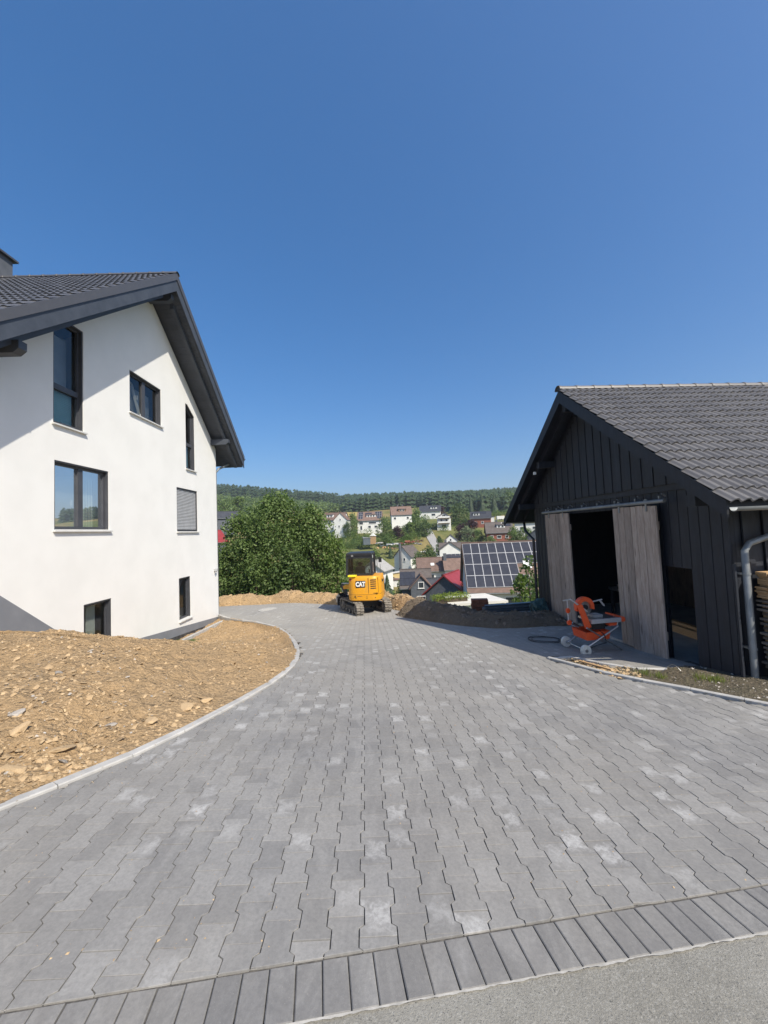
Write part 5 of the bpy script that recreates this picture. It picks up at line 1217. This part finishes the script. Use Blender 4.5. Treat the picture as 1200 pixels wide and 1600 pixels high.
bhouse('long_brown_roof_house', 'white house with long brown roof and skylight below the gabled one', bpos(679, 909, 100), R(-3), 8.2, 7, 3.4, P38, 'wwall', 'brown_roof', wins=[('f', -1.2, 1.2, 2, 1.2), ('f', 2, 1.2, 1.2, 1.2)], over=.6, extra=lambda t: MB().box((0, 0, 0), (.9, .9, .1)).build('skylight', M['bulb'], t, loc=(-.5, -2.2, 4.75), rot=(P38, 0, 0)))
bhouse('stepped_brown_roof_house', 'white house with brown and solar roof left of the solar house', bpos(711, 907, 97), R(-3), 5.2, 7, 3.2, P38, 'wwall', 'brown_roof', wins=[('f', -1, 1.2, 1.2, 1.1)], solar=[(-2.7, 4.2, 5, 1, 1.05, 1.5, set())], chim=[(-2.4, -1)])
bhouse('white_gable_house', 'white house with brown roof and small front gable above the long roof', bpos(712, 880, 128), R(-6), 10, 8, 3.6, P38, 'wwall', 'grey_roof', wins=[('f', -2.6, 1.4, .9, 1.2), ('f', -1.2, 1.4, .9, 1.2), ('f', 2.2, 1.6, 1, 1)], chim=[(-3, .5)])
bhouse('front_gable', 'white front gable with dark trim on the brown-roofed house', bpos(703.5, 880, 122), R(84), 3, 6.4, 4.4, R(35), 'wwall', 'grey_roof', wins=[('l', -.7, 1.6, .9, 1.2), ('l', .8, 1.6, .9, 1.2)], over=.5)
bhouse('peeking_gable_house', 'small white gable peeking over the brown roof in mid village', bpos(705, 858, 142), R(80), 6, 4.6, 3.2, R(42), 'wwall', 'grey_roof', wins=[('l', 0, 3.0, .7, 1.0)], over=.3)
bhouse('tall_gable_house', 'tall pale gable house with dark chimney pipe right of the excavator', bpos(638, 894, 122), R(58), 7, 5.8, 5.2, R(47), 'wwall', 'grey_roof', wins=[('l', -.8, 3.8, .7, 1), ('l', 1, .8, .7, 1)], over=.35,
       extra=lambda t: MB().tube([(-4.2, .3, -3), (-4.2, .3, 9.4)], .38, 10).build('chimney_pipe', M['slate'], t))
yh = thing('yellow_outbuilding', 'low yellow outbuilding with monopitch roof below the tall gable house', 'outbuilding', bpos(617, 906, 108), R(-12))
MB().prism([(-2.4, -2), (2.4, -2), (2.4, 2.3), (-2.4, 1.6)], 'y', -2, 2).build('wall', M['ywall'], yh); MB().prism([(-2.6, 1.62), (2.6, 2.37), (2.6, 2.5), (-2.6, 1.75)], 'y', -2.2, 2.2).build('roof', M['beige'], yh)
MB().bb(-.5, .3, -2.05, -1.98, .2, 1.0).build('window', M['pane_dark'], yh)
wg = thing('white_shed', 'narrow white shed under the yellow outbuilding', 'shed', bpos(620, 922, 95), R(-8))
MB().bb(-.9, .9, -1, 1, -1.5, 2.6).build('wall', M['wwall'], wg); MB().prism([(-1.1, 2.6), (1.1, 2.6), (1.1, 2.72), (-1.1, 2.9)], 'y', -1.2, 1.2).build('roof', M['brown_roof'], wg)
bhouse('grey_roof_house', 'house corner with pale grey roof just right of the excavator cab', bpos(590, 912, 82), R(70), 6, 5, 3.0, R(36), 'wwall', 'concrete', wins=[('l', 0, 1, .8, .9)], over=.4)
# upper row
bhouse('left_white_house', 'white house with brown roof and white side gable, leftmost of the upper row', bpos(525, 827, 188), R(-14), 11, 8, 4.6, R(40), 'wwall', 'brown_roof', wins=[('f', -3.4, 2.4, 1, 1.1), ('f', -1.6, 2.4, 1, 1.1)], dormers=[(-1.8, 1.2, 3.4, 1.3, 'wwall')])
bhouse('left_white_wing', 'white gabled wing of the leftmost house in the upper row', bpos(535, 828, 180), R(76), 5, 6.6, 4.6, R(44), 'wwall', 'brown_roof', wins=[('l', 0, 4.3, .7, 1), ('l', .6, 1.2, .8, 1.0)], over=.3)
bhouse('balcony_house', 'white house with brown roof, dark solar panels and dormer, second of the upper row', bpos(579, 829, 188), R(-3), 11.6, 9, 5.0, R(42), 'wwall', 'brown_roof', wins=[('f', -4, .4, 1.1, 2), ('f', 0, 1.2, 1.4, 1.2), ('f', 3, 1.2, 1.4, 1.2), ('f', -4, 3, 2, 1.3), ('f', 1.5, 3.2, 3.6, .9)], dormers=[(.8, 1.4, 4.4, 1.2, 'wwall')], solar=[(-5.4, 1.2, 2, 3, 1.1, 1.7, set()), (-2.2, 4.0, 3, 1, 1.1, 1.7, set()), (2.6, 1.2, 3, 3, 1.1, 1.7, {(0, 0)})], chim=[(-1, .6)])
bhouse('third_brown_house', 'brown-roofed house with wide dormer half hidden by trees, third of the upper row', bpos(627, 818, 195), R(2), 10, 9, 4.4, R(42), 'wwall', 'brown_roof', wins=[('f', -3.4, 2, 1.2, 1.2), ('f', 3, 2, 1.2, 1.2)], dormers=[(.4, 1.4, 4, 1.3, 'wood_brown')], chim=[(-1.5, .5), (1, .5)])
bhouse('dark_roof_house', 'white house with dark grey roof and dormer near the forest edge', bpos(673, 810, 236), R(-10), 12.5, 9, 4.2, R(38), 'wwall', 'dark_roof', wins=[('f', 2, 1.4, 2.4, 1.4), ('f', -3, 1.4, 1.2, 1.2)], dormers=[(2.2, 1.6, 4, 1.2, 'wwall')], gablem='slate', chim=[(-2, .4)])
def chalet_x(t):
    for z in (2.5, 4.9): MB().bb(-5.4, -4.1, -2.8, 2.8, z, z + .18).build('balcony', M['wood_brown'], t); MB().bb(-5.42, -5.36, -2.8, 2.8, z + .18, z + .95).build('railing', M['wwall'], t)
bhouse('chalet', 'white gabled house with two balconies left of the round dark tree', bpos(694, 826, 186), R(82), 8, 6.4, 5.6, R(30), 'wwall', 'grey_roof', wins=[('l', -1.2, 2.7, 1, 1.9), ('l', 1.2, 2.7, 1, 1.9), ('l', 0, 5.2, 1.6, 1.4), ('l', 0, .3, 2.2, 1.7)], over=.6, extra=chalet_x)
bhouse('brick_dark_roof_house', 'red brick house with dark roof and white annex behind the copper tree', bpos(752, 823, 188), R(-16), 9.5, 8, 4.2, P38, 'brick', 'dark_roof', wins=[('f', -2.4, 1.4, 1.2, 1.2), ('f', .8, 1.4, 1.2, 1.2)], dormers=[(-2, 1.4, 3, 1.2, 'wwall')], solar=[(-.6, 3.6, 3, 1, 1.1, 1.7, set())])
wa = thing('white_annex', 'white flat-roofed annex right of the brick house with dark roof', 'annex', bpos(764, 818, 186), R(-16)); MB().bb(-2.6, 2.6, -2.4, 2.4, -3, 3.1).build('wall', M['wwall'], wa); MB().bb(-2.8, 2.8, -2.6, 2.6, 3.1, 3.35).build('roof', M['dark_roof'], wa)
bhouse('brick_house', 'red brick house with grey-brown hipped roof and white dormer near the barn eave', bpos(780, 847, 148), R(-10), 9.6, 8.6, 3.8, R(41), 'brick', 'grey_roof', wins=[('f', -3, 1.6, 1.1, 1.1), ('f', -.4, 1.6, 1.6, 1.1), ('f', 2.4, 1.6, 1.2, 1.1), ('f', 1, -1.4, 2.4, 1.5)], dormers=[(.6, 1.7, 3, 1.1, 'wwall')], solar=[(2.4, 3.6, 2, 1, 1.0, 1.5, set())], chim=[(-.6, .4)], gablem='slate')
bhouse('white_solar_house', 'white house with solar panels on dark roof seen under the barn eave', bpos(826, 832, 166), R(-20), 11, 8, 4.4, R(36), 'wwall', 'dark_roof', wins=[('f', -2.4, 1.4, 2, 1.2), ('f', 2.4, 1.4, 1.6, 1.2)], solar=[(-4, 1.4, 3, 3, 1.1, 1.7, set()), (.2, 1.4, 3, 3, 1.1, 1.7, set())])
bhouse('dark_small_house', 'small dark-roofed house low beside the barn corner', bpos(842, 851, 110), R(60), 6, 5, 2.4, R(40), 'slate', 'dark_roof', over=.3)
wt = thing('white_trailer', 'small white trailer parked on grass below the forest', 'trailer', bpos(782, 813, 196), R(-6)); MB().bb(-1.9, 1.9, -.9, .9, .5, 2.2).build('box_body', M['wwall'], wt, bevel=.1)
for sx in (-.5, .4): MB().tube([(sx, -.95, .35), (sx, -.75, .35)], .35, 12).build('wheel', M['rubber'], wt)
bhouse('far_left_house', 'house with dark roof behind the trees at the white house corner', bpos(352, 822, 150), R(20), 9, 7, 3, R(36), 'slate', 'dark_roof')
bhouse('far_red_house', 'red-roofed house half hidden between white house and trees', bpos(324, 866, 95), R(58), 7, 6, 3.0, R(42), 'slate', 'red_roof')
# garden huts and clutter on the slope
gh = thing('garden_hut', 'tiny orange-brown garden hut on the slope above the excavator', 'hut', bpos(583, 846, 150), R(-10)); MB().bb(-1, 1, -.9, .9, -1, 2.2).build('wall', M['ywood'] if 'ywood' in M else M['lumber'], gh); MB().prism([(-1.2, 2.15), (1.2, 2.15), (0, 3.1)], 'y', -1.1, 1.1).build('roof', M['bulb'], gh)
gs = thing('garden_shed', 'small blue-grey garden shed left of the orange hut', 'shed', bpos(573.5, 847, 150), R(12)); MB().bb(-1.6, 1.6, -1, 1, -1, 1.5).build('wall', M['bluegrey'], gs); MB().prism([(-1.8, 1.5), (1.8, 1.5), (1.8, 1.65), (-1.8, 2.1)], 'y', -1.2, 1.2).build('roof', M['zinc'], gs)
CL = [(612, 851, 'white tarp heap', 'bulb'), (594, 853, 'blue barrel heap', 'bluegrey'), (604, 856, 'pale timber heap', 'lumber'), (622, 850, 'grey rubble heap', 'concrete'), (632, 849, 'brown board heap', 'rust'), (641, 847, 'red-brown roof tile stack', 'brick'), (651, 850, 'grey board stack', 'concrete'), (628, 856, 'dark junk heap', 'slate'), (590, 849, 'pale stone heap', 'mortar'), (664, 862, 'white plastic heap', 'bulb'), (655, 846, 'brown plank stack', 'wood_brown'), (618, 857, 'yellowish sand heap', 'stone')]
for i, (px, py, lb, m) in enumerate(CL):
    p = at(px, py, 142); z = T(p.x, p.y); o = MB(); rn = random.Random(i)
    for k in range(7): o.box((rn.gauss(0, .9), rn.gauss(0, .6), .2 + rn.random() * .4), (rn.uniform(.3, 2.0), rn.uniform(.3, .8), rn.uniform(.1, .5)), Matrix.Rotation(rn.random() * 3, 3, 'Z') @ Matrix.Rotation(rn.gauss(0, .3), 3, 'X'))
    ob = o.build('junk_heap', M[m], None); ob.location = (p.x, p.y, max(z, p.z - .3)); setp(ob, lb + ' on the garden slope behind the excavator', 'heap', 'heaps on the garden slope')
# lane up the slope
def lane():
    pts = resample([Vector(at(x, y, d).xy) for x, y, d in ((700, 905, 116), (692, 868, 128), (684, 850, 146), (672, 833, 172), (666, 822, 192))], 2.0); V = []; F = []
    for i, p in enumerate(pts):
        a, b = pts[max(i - 1, 0)], pts[min(i + 1, len(pts) - 1)]; t = (b - a).normalized(); n = Vector((t.y, -t.x)) * 1.9
        for s in (-1, 0, 1): q = p + n * s; V.append((q.x, q.y, max(T(q.x, q.y), T(p.x, p.y)) + .22))
    F = [(i * 3 + k, i * 3 + k + 1, i * 3 + k + 4, i * 3 + k + 3) for i in range(len(pts) - 1) for k in (0, 1)]
    setp(link('lane', bigmesh('lane', V, F, M['concrete'], smooth=True)), kind='structure')
lane()
# single trees of the village and the slope
def conifer_geo(h, r, rn, layers=9, pts=11):
    V = []; F = []; A = []
    for l in range(layers):
        f = l / layers; z0 = h * (.08 + .86 * f); rr = r * (1 - f) ** .85 * rn.uniform(.85, 1.15) + .12; top = z0 + h * .22 * (1 - f * .5); b = len(V); V.append((rn.gauss(0, .02) * r, 0, min(h, top)))
        ph = rn.random() * 6
        for k in range(pts * 2): a = ph + math.pi * k / pts; q = rr * (1.0 if k % 2 == 0 else .55) * rn.uniform(.75, 1.15); V.append((q * math.cos(a), q * math.sin(a), z0 - (.05 * h if k % 2 == 0 else -.02 * h) * rn.uniform(.4, 1.4)))
        n = pts * 2
        for k in range(n): F.append((b, b + 1 + k, b + 1 + (k + 1) % n)); A.append(rn.random())
    return V, F, A
def conifer(label, px, pyt, pyb, d, wpx, group):
    tp, bp_ = at(px, pyt, d), at(px, pyb, d); h = (tp.z - bp_.z) + .5; t = thing('spruce_tree', label, 'tree', (bp_.x, bp_.y, bp_.z - .5), 0, group); rn = random.Random(int(px * 7))
    V, F, A = conifer_geo(h, wpx / 2 * d / FPX, rn, 14, 12); link('crown', bigmesh('crown', V, F, M['needle'], A), t); MB().tube([(0, 0, -1.5), (0, 0, h * .9)], [h * .02, h * .004], 6).build('trunk', M['bark'], t)
gv = 'trees among the village houses'
for (px, t0, b0, d, wp, lb) in [(611, 851, 886, 138, 17, 'dark spruce in the garden above the yellow outbuilding'), (754, 765, 806, 250, 15, 'tall dark spruce left of the forest gap behind the brick house'), (773, 768, 808, 250, 17, 'broad dark spruce behind the white trailer'), (606, 896, 940, 60, 26, 'near green spruce right beside the excavator'), (597, 905, 940, 64, 18, 'smaller green spruce touching the excavator hood'), (736, 772, 805, 262, 12, 'slender spruce above the dark brick house roof')]: conifer(lb, px, t0, b0, d, wp, gv)
MT = [(600, 808, 840, 172, 26, 'leaf', 'green tree right of the balcony house'), (652, 795, 838, 178, 26, 'leaf', 'tall green tree between the upper houses'), (665, 812, 842, 172, 24, 'leaf3', 'dark green tree left of the chalet'), (640, 816, 842, 172, 24, 'leaf2', 'light green tree in front of the third upper house'), (622, 822, 840, 170, 20, 'leafp', 'reddish shrub below the third upper house'), (672, 852, 892, 112, 30, 'leaf3', 'dark round tree right of the tall gable house'), (655, 862, 893, 114, 20, 'leaf', 'green tree touching the tall gable house'), (719, 786, 822, 196, 34, 'leaf3', 'large round dark tree right of the chalet'), (722, 818, 842, 160, 26, 'leafp', 'dark copper-leaved tree in mid village'), (738, 812, 838, 164, 24, 'leafp', 'second copper-leaved tree left of the brick house'), (731, 822, 850, 152, 24, 'leafs', 'silvery green willow in mid village'), (749, 826, 850, 150, 22, 'leaf', 'green tree left of the brick house'), (766, 838, 852, 138, 22, 'leaf', 'low green shrub before the brick house'), (803, 824, 852, 132, 26, 'leaf2', 'bright green tree right of the brick house'), (824, 822, 852, 130, 28, 'leaf', 'green tree below the white solar house'), (551, 802, 832, 182, 18, 'leaf', 'green tree between the first two upper houses'), (543, 815, 836, 176, 14, 'leaf3', 'dark tree beside the leftmost upper house'), (640, 800, 822, 200, 16, 'leaf2', 'slim green tree right of the third upper house'), (690, 792, 806, 236, 14, 'leafp', 'brownish tree below the forest'), (796, 768, 800, 270, 30, 'leaf', 'broad light tree at the forest edge by the barn'), (586, 858, 885, 120, 22, 'leaf2', 'light green shrub above the excavator cab'), (598, 872, 900, 100, 20, 'leaf', 'green bush behind the excavator cab'), (628, 905, 935, 76, 18, 'leaf', 'dense green bush left of the slate house'), (728, 904, 928, 58, 18, 'leaf3', 'dark shrub behind the red roof'), (574, 836, 850, 160, 20, 'leaf', 'bush beside the garden shed'), (604, 838, 856, 155, 24, 'leaf', 'hedge-like bush above the garden clutter'), (636, 836, 848, 158, 26, 'leaf2', 'light bush on the meadow below the third house'), (688, 838, 866, 138, 14, 'leaf3', 'dark hedge tree along the lane'), (560, 880, 918, 62, 24, 'leaf', 'green bush behind the excavator body'), (514, 800, 818, 215, 20, 'leaf3', 'dark tree behind the leftmost upper house'), (484, 790, 812, 220, 26, 'leaf', 'green tree on the hillside above the clump'), (460, 788, 812, 230, 26, 'leaf3', 'dark hillside tree above the clump'), (350, 780, 815, 210, 30, 'leaf', 'hillside tree nearest the white house'), (372, 776, 806, 230, 30, 'leaf2', 'light hillside tree above the house corner clump')]
VAR = {}
def var_mesh(m, k):
    if (m, k) not in VAR:
        rn = random.Random(k * 13 + len(m)); V, F, A = leaf_cloud(crown_blobs(1.0, 2.0, 46, rn, 0, .30), 420, .072, .7); VAR[(m, k)] = bigmesh('crown', V, F, M[m], A)
    return VAR[(m, k)]
tk = MB(); tk.tube([(0, 0, -.8), (0, 0, 1.4)], [.09, .03], 7)
for a in (0, 2.1, 4.2): tk.tube([(0, 0, .4), (.45 * math.cos(a), .45 * math.sin(a), 1.1)], [.04, .012], 5)
tkm = tk.mesh('trunk', M['bark'])
for i, (px, t0, b0, d, wp, m, lb) in enumerate(MT):
    tp, bp_ = at(px, t0, d), at(px, b0, d); h = tp.z - bp_.z + 1; r = wp / 2 * d / FPX * 1.08; t = thing('village_tree', lb, 'tree', (bp_.x, bp_.y, bp_.z - 1), 0, gv)
    link('crown', var_mesh(m, i % 3), t, (0, 0, 0), (0, 0, i * 1.7), (r, r, h / 2)); link('trunk', tkm, t, (0, 0, 0), None, (r, r, h / 2))
hd_ = thing('hedge', 'bright yellow-green clipped hedge beyond the dark spoil bank', 'hedge', bpos(702, 936, 40), R(8))
V, F, A = leaf_cloud([(-1.7 + i * .3, random.uniform(-.2, .2), .3 + random.uniform(-.1, .15), .42) for i in range(13)], 900, .06); link('foliage', bigmesh('foliage', V, F, M['leafy'], A), hd_); MB().bb(-1.6, 1.9, -.2, .2, -.8, .1).build('stems', M['bark'], hd_)
# low scrub on the near slope, meadow weeds
def scrub():
    bl = []
    for k in range(900):
        y = rng.uniform(60, 200); x = rng.uniform(-.55, .45) * y
        if fbm(x * .05, y * .05, 20) > .05 and abs(x - 16) > 3: bl.append((x, y, T(x, y) + .2, rng.uniform(.4, 1.3)))
    for k in range(260):
        y = rng.uniform(21, 60); x = rng.uniform(-.5, .35) * y; bl.append((x, y, T(x, y) + .1, rng.uniform(.3, .7)))
    for k in range(1500):
        y = rng.uniform(128, 245); x = rng.uniform(-.30, .42) * y
        if fbm(x * .04, y * .04, 30) > .02 and not (abs(x - 20) < 5 and y < 190) and T(x, y) < 12:
            h = rng.uniform(.8, 2.6); bl.append((x, y, T(x, y) + h * .4, h))
    V, F, A = leaf_cloud(bl, 40, .26); setp(link('scrub', bigmesh('scrub', V, F, M['leaf2'], A)), kind='stuff')
scrub()
def forest(name, n, xr, yr, cond, hr, m, seed, layers=4, pts=5, rad=.16):
    rn = random.Random(seed); Vs = []; Fs = []; As = []; off = 0; protos = [tuple(np.array(q, dtype=float) for q in conifer_geo(1.0, rad, rn, layers, pts)) for _ in range(8)]
    for k in range(n):
        y = rn.uniform(*yr); x = rn.uniform(xr[0] * y, xr[1] * y)
        if not cond(x, y): continue
        V, F, A = protos[k % 8]; h = rn.uniform(*hr); a = rn.random() * 6.28; c, s = math.cos(a) * h, math.sin(a) * h; wv = rn.uniform(.8, 1.25)
        P = np.stack([(V[:, 0] * c - V[:, 1] * s) * wv + x, (V[:, 0] * s + V[:, 1] * c) * wv + y, V[:, 2] * h + T(x, y) - .5], 1)
        Vs.append(P); Fs.append(F.astype(int) + off); As.append((A * .5 + rn.random() * .5)); off += len(V)
    setp(link(name, bigmesh(name, np.concatenate(Vs), np.concatenate(Fs), M[m], np.concatenate(As))), kind='stuff')
forest('spruce_forest', 2600, (-.10, .55), (330, 440), lambda x, y: y > 345 + 25 * fbm(x * .02, 5), (9, 18), 'needle', 3)
forest('ridge_forest', 3800, (-.75, .75), (440, 600), lambda x, y: fbm(x * .012, y * .012, 2) > -.35, (8, 19), 'needle', 4)
forest('edge_forest', 500, (.12, .55), (262, 345), lambda x, y: x > 45 + 20 * fbm(y * .02, 7) and fbm(x * .03, y * .03) > -.1, (10, 17), 'needle', 5)
def mixed_wood():
    bl = []
    for k in range(2600):
        y = rng.uniform(235, 470); x = rng.uniform(-.62, -.02 if y > 345 else -.16) * y
        if fbm(x * .012, y * .012, 4) > -.12 and not (-90 < x < -8 and 225 < y < 350):
            h = rng.uniform(3, 8); bl += [(x + rng.normal() * 1.5, y + rng.normal() * 1.5, T(x, y) + h * f, h * .38) for f in (.35, .8)]
    V, F, A = leaf_cloud(bl, 4.5, .95, .75); setp(link('mixed_wood', bigmesh('mixed_wood', V, F, M['leaf'], A)), kind='stuff')
mixed_wood()

# ------------------------------------------------------------------ the air of the valley
def haze():
    m = bpy.data.materials.new('valley_haze'); m.use_nodes = True; t = m.node_tree; t.nodes.remove(t.nodes['Principled BSDF'])
    pv_ = nd(t, 'VolumePrincipled'); pv_.inputs['Color'].default_value = (.86, .92, 1, 1); pv_.inputs['Density'].default_value = .0003; pv_.inputs['Anisotropy'].default_value = .2
    t.links.new(pv_.outputs[0], t.nodes['Material Output'].inputs['Volume'])
    o = MB().bb(-1700, 1700, -90, 3100, -60, 130).build('haze', m); setp(o, kind='stuff')
haze()
